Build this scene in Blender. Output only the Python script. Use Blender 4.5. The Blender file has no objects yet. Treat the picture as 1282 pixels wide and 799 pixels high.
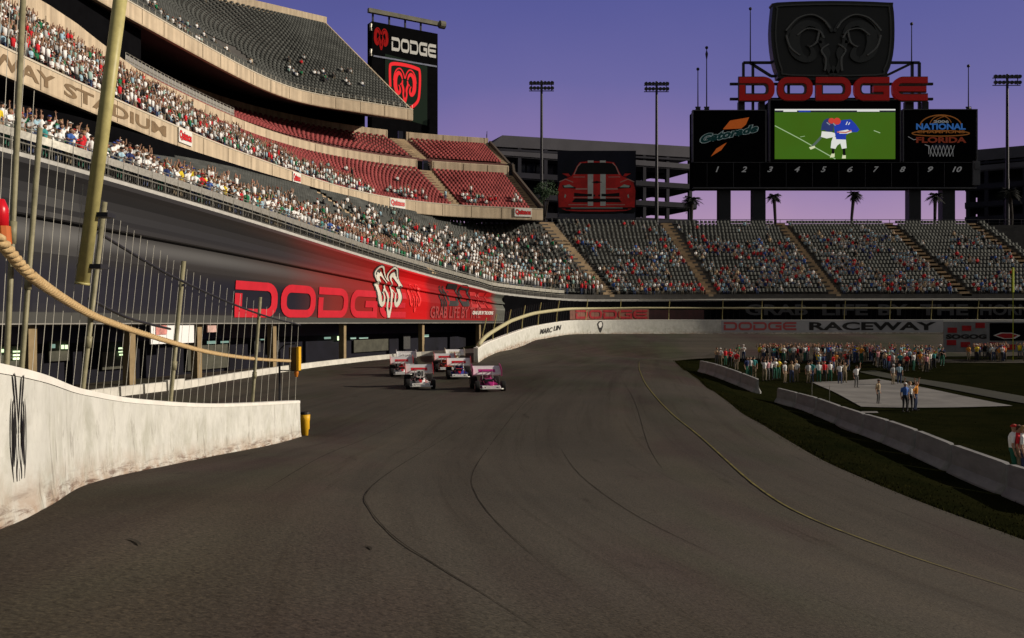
import bpy, math, random
import numpy as np
from mathutils import Vector, Matrix
R = math.radians
rng = random.Random(7)
sc = bpy.context.scene
COL = sc.collection

# ------------------------------------------------------------------ camera
FPX, CX, CY = 1110.0, 641.0, 399.5          # focal length and centre in photo pixels (1282 wide)
cam = bpy.data.cameras.new('camera'); camo = bpy.data.objects.new('camera', cam); COL.objects.link(camo)
cam.sensor_fit = 'HORIZONTAL'; cam.sensor_width = 36.0; cam.lens = 36.0 * FPX / 1282.0
cam.clip_start = 0.1; cam.clip_end = 6000
camo.location = (0, 0, 0); camo.rotation_euler = (R(90), 0, 0)
sc.camera = camo
# ------------------------------------------------------------------ light
SUN_EL, SUN_AZ = 21.0, 2.5                   # azimuth: degrees from +X towards +Y
w = bpy.data.worlds.new('World'); sc.world = w; w.use_nodes = True
nt = w.node_tree; nt.nodes.clear()
out = nt.nodes.new('ShaderNodeOutputWorld'); bg = nt.nodes.new('ShaderNodeBackground')
sky = nt.nodes.new('ShaderNodeTexSky'); sky.sky_type = 'NISHITA'; sky.sun_disc = False
sky.sun_elevation = R(SUN_EL); sky.sun_rotation = R(90 - SUN_AZ)
tc = nt.nodes.new('ShaderNodeTexCoord'); sep = nt.nodes.new('ShaderNodeSeparateXYZ')
ramp = nt.nodes.new('ShaderNodeValToRGB'); mix = nt.nodes.new('ShaderNodeMix'); mix.data_type = 'RGBA'
nz = nt.nodes.new('ShaderNodeTexNoise'); nz.inputs['Scale'].default_value = 2.2; nz.inputs['Detail'].default_value = 5
ma = nt.nodes.new('ShaderNodeMath'); ma.operation = 'MULTIPLY_ADD'; ma.inputs[1].default_value = 0.15
ms = nt.nodes.new('ShaderNodeMath'); ms.operation = 'SUBTRACT'; ms.inputs[1].default_value = 0.075
def s2l(c):
    return tuple(((v/255)/12.92 if v/255 <= .04045 else ((v/255+.055)/1.055)**2.4) for v in c)
els = [(0.0, (198,160,188)), (0.10, (172,139,176)), (0.17, (134,114,168)), (0.24, (106,100,160)), (0.33, (87,87,152)), (0.42,(72,74,132)), (0.55,(44,45,84)), (1.0,(28,28,52))]
ramp.color_ramp.elements[0].position = 0; ramp.color_ramp.elements[1].position = 1
for i, (p, c) in enumerate(els):
    e = ramp.color_ramp.elements[0] if i == 0 else (ramp.color_ramp.elements[1] if i == len(els)-1 else ramp.color_ramp.elements.new(p))
    if 0 < i < len(els)-1: pass
for e, (p, c) in zip(sorted(ramp.color_ramp.elements, key=lambda e: e.position), els):
    e.position = p; l = s2l(c); e.color = (l[0], l[1], l[2], 1)
scl = nt.nodes.new('ShaderNodeVectorMath'); scl.operation = 'SCALE'; scl.inputs['Scale'].default_value = 10.0
L = nt.links
L.new(tc.outputs['Generated'], sep.inputs[0]); L.new(tc.outputs['Generated'], nz.inputs['Vector'])
L.new(nz.outputs['Fac'], ma.inputs[0]); L.new(sep.outputs['Z'], ma.inputs[2])
L.new(ma.outputs[0], ms.inputs[0]); L.new(ms.outputs[0], ramp.inputs['Fac'])
L.new(ramp.outputs['Color'], scl.inputs[0])
mix.inputs['Factor'].default_value = 0.94
# behind the camera, out of view, the sky is set neutral grey as added fill
back = nt.nodes.new('ShaderNodeMapRange'); back.inputs[1].default_value = .55; back.inputs[2].default_value = -.15; L.new(sep.outputs['Y'], back.inputs[0])
bm = nt.nodes.new('ShaderNodeMix'); bm.data_type = 'RGBA'; bm.inputs['B'].default_value = (1.65,1.6,1.55,1); L.new(back.outputs[0], bm.inputs['Factor']); L.new(scl.outputs['Vector'], bm.inputs['A'])
L.new(sky.outputs['Color'], mix.inputs['A']); L.new(bm.outputs['Result'], mix.inputs['B'])
L.new(mix.outputs['Result'], bg.inputs['Color']); bg.inputs['Strength'].default_value = 0.1
L.new(bg.outputs[0], out.inputs[0])
sl = bpy.data.lights.new('sun', 'SUN'); sl.energy = 4.3; sl.angle = R(0.6); sl.color = (1.0, 0.885, 0.73)
so = bpy.data.objects.new('sun', sl); COL.objects.link(so); so.location = (200, 20, 120)
sd = Vector((math.cos(R(SUN_EL))*math.cos(R(SUN_AZ)), math.cos(R(SUN_EL))*math.sin(R(SUN_AZ)), math.sin(R(SUN_EL))))
so.rotation_euler = (-sd).to_track_quat('-Z', 'Y').to_euler()
vs = sc.view_settings; vs.view_transform = 'Standard'; vs.look = 'None'; vs.exposure = 0; vs.gamma = 1; vs.use_curve_mapping = False
sc.cycles.max_bounces = 5; sc.cycles.diffuse_bounces = 2; sc.cycles.glossy_bounces = 2; sc.cycles.transparent_max_bounces = 4

# ------------------------------------------------------------------ materials
MATS = {}
def mat(name, col, rough=0.8, var=0.0, scale=4.0, col2=None, metal=0.0, bump=0.0, bscale=None, emit=None, estr=1.0, attr=None, coord='Object', detail=6, spec=0.3):
    """Principled material, its colour broken up by noise of two scales."""
    if name in MATS: return MATS[name]
    m = bpy.data.materials.new(name); m.use_nodes = True; MATS[name] = m
    n = m.node_tree.nodes; l = m.node_tree.links; b = n['Principled BSDF']
    b.inputs['Roughness'].default_value = rough; b.inputs['Metallic'].default_value = metal
    b.inputs['Specular IOR Level'].default_value = spec
    t = n.new('ShaderNodeTexCoord')
    if attr == 'object':
        src = n.new('ShaderNodeObjectInfo').outputs['Color']
    elif attr:
        a = n.new('ShaderNodeAttribute'); a.attribute_name = attr; src = a.outputs['Color']
    else:
        r = n.new('ShaderNodeRGB'); r.outputs[0].default_value = (*col, 1); src = r.outputs[0]
    if var or col2:
        nz = n.new('ShaderNodeTexNoise'); nz.inputs['Scale'].default_value = scale; nz.inputs['Detail'].default_value = detail; nz.inputs['Roughness'].default_value = 0.65
        l.new(t.outputs[coord], nz.inputs['Vector'])
        mp = n.new('ShaderNodeMapRange'); mp.inputs[1].default_value = 0.3; mp.inputs[2].default_value = 0.7
        l.new(nz.outputs['Fac'], mp.inputs[0])
        mx = n.new('ShaderNodeMix'); mx.data_type = 'RGBA'
        if col2:
            mx.inputs['B'].default_value = (*col2, 1); l.new(src, mx.inputs['A']); l.new(mp.outputs[0], mx.inputs['Factor'])
        else:
            mx.blend_type = 'MULTIPLY'; mx.inputs['Factor'].default_value = 1
            mp.inputs[3].default_value = 1-var; mp.inputs[4].default_value = 1+var
            l.new(src, mx.inputs['A']); l.new(mp.outputs[0], mx.inputs['B'])
        src = mx.outputs['Result']
    l.new(src, b.inputs['Base Color'])
    if bump:
        nb = n.new('ShaderNodeTexNoise'); nb.inputs['Scale'].default_value = bscale or scale*4; nb.inputs['Detail'].default_value = 8
        l.new(t.outputs[coord], nb.inputs['Vector'])
        bp = n.new('ShaderNodeBump'); bp.inputs['Strength'].default_value = bump; bp.inputs['Distance'].default_value = 0.05
        l.new(nb.outputs['Fac'], bp.inputs['Height']); l.new(bp.outputs[0], b.inputs['Normal'])
    if emit:
        b.inputs['Emission Color'].default_value = (*emit, 1); b.inputs['Emission Strength'].default_value = estr
    return m

M_tan    = mat('tan_concrete', (.60,.49,.35), .85, scale=.7, col2=(.50,.40,.28), bump=.1, bscale=6)
M_conc   = mat('grey_concrete', (.26,.25,.23), .9, var=.25, scale=1.2, bump=.15)
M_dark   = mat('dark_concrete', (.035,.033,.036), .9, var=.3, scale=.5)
M_black  = mat('black_panel_and_shade', (.005,.005,.006), .8, var=.2, scale=.6, spec=.0)
M_steel  = mat('galvanised_steel', (.33,.32,.28), .45, var=.25, scale=6, metal=.5)
M_darksteel = mat('dark_steel', (.03,.03,.035), .5, var=.2, scale=3, metal=.3)
M_tansteel = mat('tan_painted_steel', (.46,.41,.17), .45, var=.18, scale=9)
M_post = mat('weathered_post', (.25,.23,.14), .5, var=.3, scale=9)
M_white  = mat('white_paint', (.75,.74,.7), .6, var=.08, scale=3)
M_lip    = mat('white_lip', (.5,.49,.46), .6, var=.15, scale=2)
M_red    = mat('red_paint', (.62,.012,.014), .45, var=.15, scale=2)
M_dred   = mat('deep_red', (.33,.006,.01), .55, var=.2, scale=.8)
M_letterbrown = mat('brown_letter', (.20,.135,.075), .8, var=.2, scale=2)
M_ink    = mat('black_paint', (.012,.011,.011), .6, var=.2, scale=4)
M_seatg  = mat('grey_seats', (.080,.084,.079), .7, var=.35, scale=.35, spec=.05)
M_seatr  = mat('red_seats', (.27,.062,.062), .6, var=.35, scale=.35, spec=.05)
M_tread  = mat('terrace_concrete', (.075,.072,.068), .9, var=.25, scale=.8)
M_treadr = mat('terrace_concrete_red', (.14,.06,.055), .9, var=.25, scale=.8)
M_crowd  = mat('crowd_cloth', (.5,.5,.5), .85, attr='Col', var=.12, scale=9)
M_yellow = mat('yellow_paint', (.75,.42,.02), .5, var=.15, scale=5)
M_glass  = mat('dark_glass', (.01,.011,.02), .15, var=.2, scale=1, spec=.5)
M_pale   = mat('pale_panel', (.62,.62,.6), .5, var=.1, scale=2, spec=.0)

# ------------------------------------------------------------------ helpers
def P(px, py, d):
    return Vector(((px-CX)/FPX*d, d, -(py-CY)/FPX*d))
def tag(o, label=None, cat=None, group=None, kind=None):
    if label: o['label'] = label
    if cat: o['category'] = cat
    if group: o['group'] = group
    if kind: o['kind'] = kind
    return o
def empty(name, loc, label, cat, group=None, rz=0.0):
    o = bpy.data.objects.new(name, None); COL.objects.link(o)
    o.empty_display_size = .2; o.location = loc; o.rotation_euler = (0, 0, rz)
    return tag(o, label, cat, group)
class MB:
    def __init__(s): s.v = []; s.f = []; s.mi = []; s.uv = None; s.col = None
    def add(s, vs, fs, mi=0):
        k = len(s.v); s.v += [tuple(p) for p in vs]
        s.f += [tuple(i+k for i in f) for f in fs]; s.mi += [mi]*len(fs); return s
    def cap(s, fs, mi=0): s.f += fs; s.mi += [mi]*len(fs); return s
    def box(s, c, d, rz=0.0, mi=0, M=None):
        x, y, z = d[0]/2, d[1]/2, d[2]/2; cs, sn = math.cos(rz), math.sin(rz); vs = []
        for a, b, e in ((-x,-y,-z),(x,-y,-z),(x,y,-z),(-x,y,-z),(-x,-y,z),(x,-y,z),(x,y,z),(-x,y,z)):
            p = Vector((a*cs-b*sn, a*sn+b*cs, e))
            if M: p = M @ Vector((a, b, e))
            vs.append(Vector(c)+p)
        return s.add(vs, [(0,3,2,1),(4,5,6,7),(0,1,5,4),(1,2,6,5),(2,3,7,6),(3,0,4,7)], mi)
    def bar(s, a, b, wd, ht, mi=0):
        """square-section bar from a to b"""
        a, b = Vector(a), Vector(b); t = (b-a).normalized()
        u = t.cross(Vector((0,0,1)));
        if u.length < 1e-3: u = Vector((1,0,0))
        u.normalize(); v = u.cross(t).normalized(); vs = []
        for p in (a, b):
            for i, j in ((-1,-1),(1,-1),(1,1),(-1,1)): vs.append(p+u*(i*wd/2)+v*(j*ht/2))
        return s.add(vs, [(0,1,2,3),(7,6,5,4),(0,4,5,1),(1,5,6,2),(2,6,7,3),(3,7,4,0)], mi)
    def tube(s, pts, rad, n=8, mi=0, cap=True, sq=(1,1)):
        pts = [Vector(p) for p in pts]; m = len(pts); vs = []; fs = []
        rs = rad if isinstance(rad, (list, tuple)) else [rad]*m
        up = Vector((0,0,1)); prev = None
        for i, p in enumerate(pts):
            t = (pts[min(i+1, m-1)]-pts[max(i-1, 0)]).normalized()
            if prev is None:
                u = t.cross(up)
                if u.length < .05: u = t.cross(Vector((0,1,0)))
            else: u = prev - t*prev.dot(t)
            u.normalize(); prev = u; v = t.cross(u)
            for k in range(n):
                a = 2*math.pi*k/n; vs.append(p+u*(math.cos(a)*rs[i]*sq[0])+v*(math.sin(a)*rs[i]*sq[1]))
        for i in range(m-1):
            for k in range(n):
                fs.append((i*n+k, i*n+(k+1)%n, (i+1)*n+(k+1)%n, (i+1)*n+k))
        if cap: fs.append(tuple(range(n))[::-1]); fs.append(tuple((m-1)*n+k for k in range(n)))
        return s.add(vs, fs, mi)
    def sphere(s, c, r, nu=10, nv=7, mi=0, sc_=(1,1,1)):
        vs = []; fs = []
        for j in range(nv+1):
            th = math.pi*j/nv
            for i in range(nu):
                a = 2*math.pi*i/nu
                vs.append((c[0]+r*sc_[0]*math.sin(th)*math.cos(a), c[1]+r*sc_[1]*math.sin(th)*math.sin(a), c[2]+r*sc_[2]*math.cos(th)))
        for j in range(nv):
            for i in range(nu): fs.append((j*nu+i, (j+1)*nu+i, (j+1)*nu+(i+1)%nu, j*nu+(i+1)%nu))
        return s.add(vs, fs, mi)
    def grid(s, rows, mi=0, close=False):
        n = len(rows[0]); vs = [p for r in rows for p in r]; fs = []
        for i in range(len(rows)-1):
            for k in range(n if close else n-1):
                fs.append((i*n+k, i*n+(k+1)%n, (i+1)*n+(k+1)%n, (i+1)*n+k))
        return s.add(vs, fs, mi)
    def build(s, name, mats, parent=None, smooth=False, uv=None, col=None):
        me = bpy.data.meshes.new(name); me.from_pydata(s.v, [], s.f)
        if not isinstance(mats, (list, tuple)): mats = [mats]
        for m in mats: me.materials.append(m)
        if len(mats) > 1: me.polygons.foreach_set('material_index', s.mi)
        if smooth: me.polygons.foreach_set('use_smooth', [True]*len(s.f))
        if uv is not None:
            u = me.uv_layers.new(name='UVMap'); idx = np.empty(len(me.loops), dtype=np.int32); me.loops.foreach_get('vertex_index', idx)
            u.data.foreach_set('uv', np.asarray(uv, dtype=np.float32)[idx].ravel())
        if col is not None:
            a = me.color_attributes.new('Col', 'FLOAT_COLOR', 'POINT'); a.data.foreach_set('color', np.asarray(col, dtype=np.float32).ravel())
        me.update()
        o = bpy.data.objects.new(name, me); COL.objects.link(o)
        if parent: o.parent = parent
        return o
def child_at(o, parent):
    """o built in world coordinates becomes a part of parent (an Empty that may be moved and turned)"""
    M = Matrix.Translation(parent.location) @ parent.rotation_euler.to_matrix().to_4x4()
    o.parent = parent; o.matrix_parent_inverse = M.inverted(); return o
def bw(mb, name, mats, parent, **k):           # build in world coordinates under an Empty
    return child_at(mb.build(name, mats, **k), parent)
def copy_tree(o, parent=None):
    c = o.copy(); COL.objects.link(c)
    if parent is not None: c.parent = parent
    for ch in list(o.children): copy_tree(ch, c)
    return c
def smooth(a, b, x):
    t = min(1, max(0, (x-a)/(b-a))); return t*t*(3-2*t)
def lerp(a, b, t): return a+(b-a)*t
def interp(x, xs, ys): return float(np.interp(x, xs, ys))

class Crv:
    """smooth plan curve through (x, y, extra...) points, by arc length"""
    def __init__(s, pts, n=24):
        pts = [np.array(p, float) for p in pts]; q = [2*pts[0]-pts[1]]+pts+[2*pts[-1]-pts[-2]]; o = []
        for i in range(1, len(q)-2):
            p0, p1, p2, p3 = q[i-1:i+3]
            for k in range(n):
                t = k/n
                o.append(.5*((2*p1)+(p2-p0)*t+(2*p0-5*p1+4*p2-p3)*t*t+(3*p1-p0-3*p2+p3)*t**3))
        o.append(q[-2]); s.a = np.array(o)
        s.s = np.concatenate([[0], np.cumsum(np.hypot(*np.diff(s.a[:, :2], axis=0).T))]); s.len = s.s[-1]
        with np.errstate(all='ignore'): s.px = np.where(s.a[:,1] > 3, s.a[:,0]/np.maximum(s.a[:,1],3)*FPX+CX, -9e3)
    def at(s, t): return [float(np.interp(t, s.s, s.a[:, k])) for k in range(s.a.shape[1])]
    def tan(s, t, h=.8):
        a, b = s.at(max(0, t-h)), s.at(min(s.len, t+h)); v = Vector((b[0]-a[0], b[1]-a[1])); v.normalize(); return v
    def nrm(s, t, h=.8): v = s.tan(t, h); return Vector((-v.y, v.x))
    def s_px(s, px):
        i = np.where(s.px > -8e3)[0]; return float(np.interp(px, s.px[i], s.s[i]))
    def px_s(s, t): return float(np.interp(t, s.s, s.px))
    def pos(s, t, off, z, h=.8):
        a = s.at(t); n = s.nrm(t, h); return Vector((a[0]+n.x*off, a[1]+n.y*off, z))
    def samples(s, s0, s1, step):
        n = max(1, int(math.ceil((s1-s0)/step))); return [s0+(s1-s0)*i/n for i in range(n+1)]

# ---- 2-D lettering and emblems ------------------------------------------------
def text2d(t, bold=0.0, shear=0.0):
    cu = bpy.data.curves.new('txt', 'FONT'); cu.body = t; cu.resolution_u = 3; cu.offset = bold; cu.shear = shear; cu.fill_mode = 'FRONT'
    o = bpy.data.objects.new('txt', cu); COL.objects.link(o)
    dg = bpy.context.evaluated_depsgraph_get(); me = bpy.data.meshes.new_from_object(o.evaluated_get(dg))
    v = [(p.co.x, p.co.y) for p in me.vertices]; f = [tuple(p.vertices) for p in me.polygons]
    bpy.data.objects.remove(o); bpy.data.curves.remove(cu); bpy.data.meshes.remove(me)
    return v, f
def norm2d(sh):
    v, f = sh; xs = [p[0] for p in v]; ys = [p[1] for p in v]; x0, x1, y0, y1 = min(xs), max(xs), min(ys), max(ys)
    return [((x-x0)/(x1-x0), (y-y0)/(y1-y0)) for x, y in v], f
def stroke2d(pts, wds, closed=False):
    n = len(pts); v = []; f = []
    if not isinstance(wds, (list, tuple)): wds = [wds]*n
    for i in range(n):
        a = pts[(i-1) % n] if (closed or i > 0) else pts[i]; b = pts[(i+1) % n] if (closed or i < n-1) else pts[i]
        p = pts[i]
        def un(q, r):
            d = (r[0]-q[0], r[1]-q[1]); l = math.hypot(*d) or 1; return (d[0]/l, d[1]/l)
        d1 = un(a, p) if a != p else un(p, b); d2 = un(p, b) if b != p else d1
        nx, ny = -(d1[1]+d2[1]), d1[0]+d2[0]; l = math.hypot(nx, ny) or 1; nx, ny = nx/l, ny/l
        c = max(.5, nx*-d1[1]+ny*d1[0]); h = wds[i]/2/c
        v += [(p[0]+nx*h, p[1]+ny*h), (p[0]-nx*h, p[1]-ny*h)]
    for i in range(n if closed else n-1):
        j = (i+1) % n; f.append((2*i, 2*i+1, 2*j+1, 2*j))
    return v, f
def merge2d(shs):
    v = []; f = []
    for a, b in shs: k = len(v); v += list(a); f += [tuple(i+k for i in q) for q in b]
    return v, f
def xf2d(sh, sx=1, sy=1, dx=0, dy=0): return [(x*sx+dx, y*sy+dy) for x, y in sh[0]], sh[1]
def rr(x0, y0, x1, y1, r, n=4, corners=(1,1,1,1)):
    """rounded rectangle, anticlockwise from bottom-left"""
    o = []
    for (cx, cy, a0), k in zip(((x0+r, y0+r, 180), (x1-r, y0+r, 270), (x1-r, y1-r, 0), (x0+r, y1-r, 90)), corners):
        if k:
            for i in range(n+1): a = R(a0+90*i/n); o.append((cx+r*math.cos(a), cy+r*math.sin(a)))
        else: o.append((x0 if a0 in (180, 90) else x1, y0 if a0 in (180, 270) else y1))
    return o
def sub(pts, m=3):
    o = []
    for a, b in zip(pts[:-1], pts[1:]):
        for k in range(m): o.append((lerp(a[0], b[0], k/m), lerp(a[1], b[1], k/m)))
    return o+[pts[-1]]
def wide_word(word, t=.24):
    """extended slab capitals built from strokes: only D, O, G, E are needed"""
    h = t/2; W = 1.55; x = 0; o = []; r = .3
    def arc(cx, cy, a0, a1, n=5): return [(cx+(r)*math.cos(R(lerp(a0, a1, i/n))), cy+r*math.sin(R(lerp(a0, a1, i/n)))) for i in range(n+1)]
    for ch in word:
        if ch == 'D':
            p = [(0, 1-h), (W*.5, 1-h)]+arc(W-h-r, 1-h-r, 90, 0)+arc(W-h-r, h+r, 0, -90)+[(W*.5, h), (h, h), (h, .66)]
            o.append(xf2d(stroke2d(sub(p, 2), t), dx=x))
        elif ch == 'O':
            p = [(W*.5, 1-h)]+arc(W-h-r, 1-h-r, 90, 0)+arc(W-h-r, h+r, 0, -90)+[(W*.5, h)]+arc(h+r, h+r, 270, 180)+arc(h+r, 1-h-r, 180, 90)
            o.append(xf2d(stroke2d(p, t, True), dx=x))
        elif ch == 'G':
            p = [(W, 1-h), (W*.5, 1-h)]+arc(h+r, 1-h-r, 90, 180)+arc(h+r, h+r, 180, 270)+[(W*.5, h), (W-h, h), (W-h, .5), (W*.55, .5)]
            o.append(xf2d(stroke2d(sub(p, 2), t), dx=x))
        elif ch == 'E':
            p = [(W, 1-h), (W*.5, 1-h)]+arc(h+r, 1-h-r, 90, 180)+arc(h+r, h+r, 180, 270)+[(W*.5, h), (W, h)]
            o.append(xf2d(stroke2d(sub(p, 2), t), dx=x)); o.append(xf2d(stroke2d([(t*.9, .5), (W*.96, .5)], t*.85), dx=x))
        x += W+.14
    return norm2d(merge2d(o))
def catmull(pts, n=6):
    q = [pts[0]]+pts+[pts[-1]]; o = []
    for i in range(1, len(q)-2):
        for k in range(n):
            t = k/n; o.append(tuple(.5*((2*q[i][c])+(q[i+1][c]-q[i-1][c])*t+(2*q[i-1][c]-5*q[i][c]+4*q[i+1][c]-q[i+2][c])*t*t+(3*q[i][c]-q[i-1][c]-3*q[i+1][c]+q[i+2][c])*t**3) for c in range(2)))
    return o+[pts[-1]]
def ram2d(tall=False, wk=1.0):
    """horned animal head seen from the front, in the box -1..1"""
    o = []
    for sg in (-1, 1):
        rim = catmull([(.02,.42),(.14,.74),(.38,.97),(.66,.92),(.88,.62),(.96,.2)])
        o.append(xf2d(stroke2d(rim, [.07*wk]*len(rim)), sx=sg))
        horn = catmull([(.22,.34),(.34,.62),(.56,.70),(.76,.46),(.82,.05),(.74,-.34),(.56,-.52),(.42,-.40),(.44,-.16),(.55,-.02)])
        n = len(horn); wd = [wk*interp(i/(n-1), [0,.2,.5,.72,1], [.06,.20,.26,.17,.03]) for i in range(n)]
        o.append(xf2d(stroke2d(horn, wd), sx=sg))
        side = catmull([(.20,.30),(.24,.05),(.13,-.28),(.15,-.58),(.05,-.98)], 6); o.append(xf2d(stroke2d(side, [wk*interp(i/(len(side)-1), [0,.4,.7,1], [.07,.15,.11,.10]) for i in range(len(side))]), sx=sg))
        ear = catmull([(.24,.08),(.36,.06),(.44,-.06)], 4); o.append(xf2d(stroke2d(ear, [.1,.1,.09,.08,.07,.06,.04,.03,.02][:len(ear)]), sx=sg))
    o.append(stroke2d([(0,-.72),(0,-1.04)], [.05,.2]))
    return merge2d(o)
def decal(mb, sh, mapf, off=0.03, thick=0.0, mi=0):
    """lay a 2-D shape on a surface: mapf(u, v, off) -> point"""
    v, f = sh; mb.add([mapf(x, y, off) for x, y in v], f, mi)
    if thick:
        cnt = {}
        for q in f:
            for a, b in zip(q, q[1:]+q[:1]): cnt[(a, b)] = cnt.get((a, b), 0)+1
        vs = []; fs = []
        for (a, b) in cnt:
            if (b, a) in cnt: continue
            k = len(vs)
            vs += [mapf(*v[a], off), mapf(*v[b], off), mapf(*v[b], off-thick), mapf(*v[a], off-thick)]; fs.append((k, k+3, k+2, k+1))
        mb.add(vs, fs, mi)
    return mb
def planemap(o, ux, uy, n):
    o, ux, uy, n = map(Vector, (o, ux, uy, n)); return lambda x, y, off: o+ux*x+uy*y+n*off
def poly2d(pts): return list(pts), [tuple(range(len(pts)))]
def rect2d(x0, y0, x1, y1): return poly2d([(x0,y0),(x1,y0),(x1,y1),(x0,y1)])

# ------------------------------------------------------------------ ground height: thin-plate surface through surveyed points
CP = [(-3.35,5.8,-1.39),(-4.85,10.2,-1.92),(-5.67,13.9,-2.38),(-6.27,19.4,-2.97),(-6.4,27,-3.6),(-2.6,1,-.95),(-2,-6,-.4),
      (0,5,-1.72),(6.7,11.6,-3.58),(9.2,16,-4),(8.7,21.9,-4),(9.6,33.4,-4),(15.5,85,-4.0),(3,16,-3.3),(0,27,-3.92),(0,40,-3.97),(0,50,-4),(-8,45,-4),(11,50,-4),(0,65,-4),
      (5,80,-3.95),(10,95,-3.8),(-21.7,45.8,-4),(-18,59,-4),(-13,80,-4),(-4,104,-4),(-30,60,-4),(-25,20,-4),(-35,90,-4),(-14,30,-3.9),
      (-2.95,78,-3.86),(-1.35,88,-3.29),(2.6,102,-2.48),(7,112,-2.0),(15.5,118,-2),(25,120,-2),(42,121,-2),(59,122,-2),(95,122,-2),(140,122,-2),
      (25,98,-4.2),(50,98,-4.3),(90,98,-4.3),(140,98,-4.3),(14.6,25,-5),(15.5,52,-5),(30,40,-5),(40,70,-5),(60,60,-5),(22,85,-4.9),(60,88,-4.9),(20,10,-5),(100,70,-5),(140,60,-5),(60,10,-5),
      (0,-20,-1.5),(12.4,58,-4.02),(13.4,68,-4.02),(14.6,77,-4.02),(10.3,42,-4.02),(8.9,28,-4.02),(17.5,60,-4.85),(19,72,-4.85),(14.6,40,-4.9),(20,-20,-5),(-25,-15,-4),(0,150,-3),(60,150,-3),(140,150,-3),(-60,0,-4),(-60,100,-4),(-60,150,-4),(12,8,-4.1)]
_cp = np.array(CP)
def _U(r2): return np.where(r2 > 1e-9, r2*np.log(np.maximum(r2, 1e-9)), 0)
_n = len(_cp); _K = _U(((_cp[:,None,:2]-_cp[None,:,:2])**2).sum(-1))+np.eye(_n)*2.0
_A = np.zeros((_n+3, _n+3)); _A[:_n,:_n] = _K; _A[:_n,_n] = 1; _A[:_n,_n+1:] = _cp[:,:2]; _A[_n:,:_n] = _A[:_n,_n:].T
_sol = np.linalg.solve(_A, np.concatenate([_cp[:,2], [0,0,0]]))
def zga(xy):
    xy = np.atleast_2d(xy); u = _U(((xy[:,None,:]-_cp[None,:,:2])**2).sum(-1))
    z = u @ _sol[:_n]+_sol[_n]+xy @ _sol[_n+1:]
    dx = np.maximum(np.maximum(-60-xy[:,0], xy[:,0]-140), 0); dy = np.maximum(np.maximum(-20-xy[:,1], xy[:,1]-150), 0)
    k = np.clip(np.hypot(dx, dy)/40, 0, 1); return z*(1-k)-4*k
def zg(x, y): return float(zga(np.array([[x, y]]))[0])
def hit(px, py, dmax=140):
    """where the sight line of a photo pixel meets the ground"""
    lo = None
    ds = np.linspace(3, dmax, 700); X = (px-CX)/FPX*ds; Z = -(py-CY)/FPX*ds
    g = zga(np.stack([X, ds], 1)); k = np.where(Z <= g)[0]
    i = k[0] if len(k) else len(ds)-1
    i0 = max(0, i-1); a, b = Z[i0]-g[i0], Z[i]-g[i]; t = a/(a-b) if a != b else 1; d = lerp(ds[i0], ds[i], t)
    x = (px-CX)/FPX*d; return Vector((x, d, zg(x, d)))
# ================================================================== GROUND
xs = np.concatenate([np.linspace(-1500,-90,12), np.linspace(-80,-32,13), np.arange(-30,60,1.25), np.linspace(60,170,45), np.linspace(190,1500,12)])
ys = np.concatenate([np.linspace(-700,-30,8), np.linspace(-25,-6,8), np.arange(-5,130,1.25), np.linspace(131,170,14), np.linspace(190,3500,14)])
INNER = Crv([(17,-14),(12.5,0),(10.2,9),(9.2,16),(8.8,22),(9.4,33.4),(11.3,50),(13.4,68),(15.6,85),(18.6,93.5),(26,97.5),(42,98.6),(75,99),(125,99)])
OUTER = Crv([(-45,-14),(-45,0),(-45,9),(-45,16),(-45,22),(-45,33.4),(-45,50),(-38,72),(-22,93),(-4,110),(8,118.5),(30,124),(75,125),(125,125)])
def track_uv(i, j, ni, nj):
    a = INNER.at(INNER.len*i/ni); b = OUTER.at(OUTER.len*i/ni)
    t = (j/nj)**1.3; return lerp(a[0], b[0], t), lerp(a[1], b[1], t)
NI, NJ = 150, 44
pts = np.array([track_uv(i, j, NI, NJ) for i in range(NI+1) for j in range(NJ+1)])
tz = zga(pts)+0.03
mb = MB(); mb.grid([[(*pts[i*(NJ+1)+j], tz[i*(NJ+1)+j]) for j in range(NJ+1)] for i in range(NI+1)])
M_asph = mat('asphalt', (.080,.071,.059), .92, scale=.13, col2=(.060,.055,.047), bump=.16, bscale=40, spec=.05)
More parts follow.
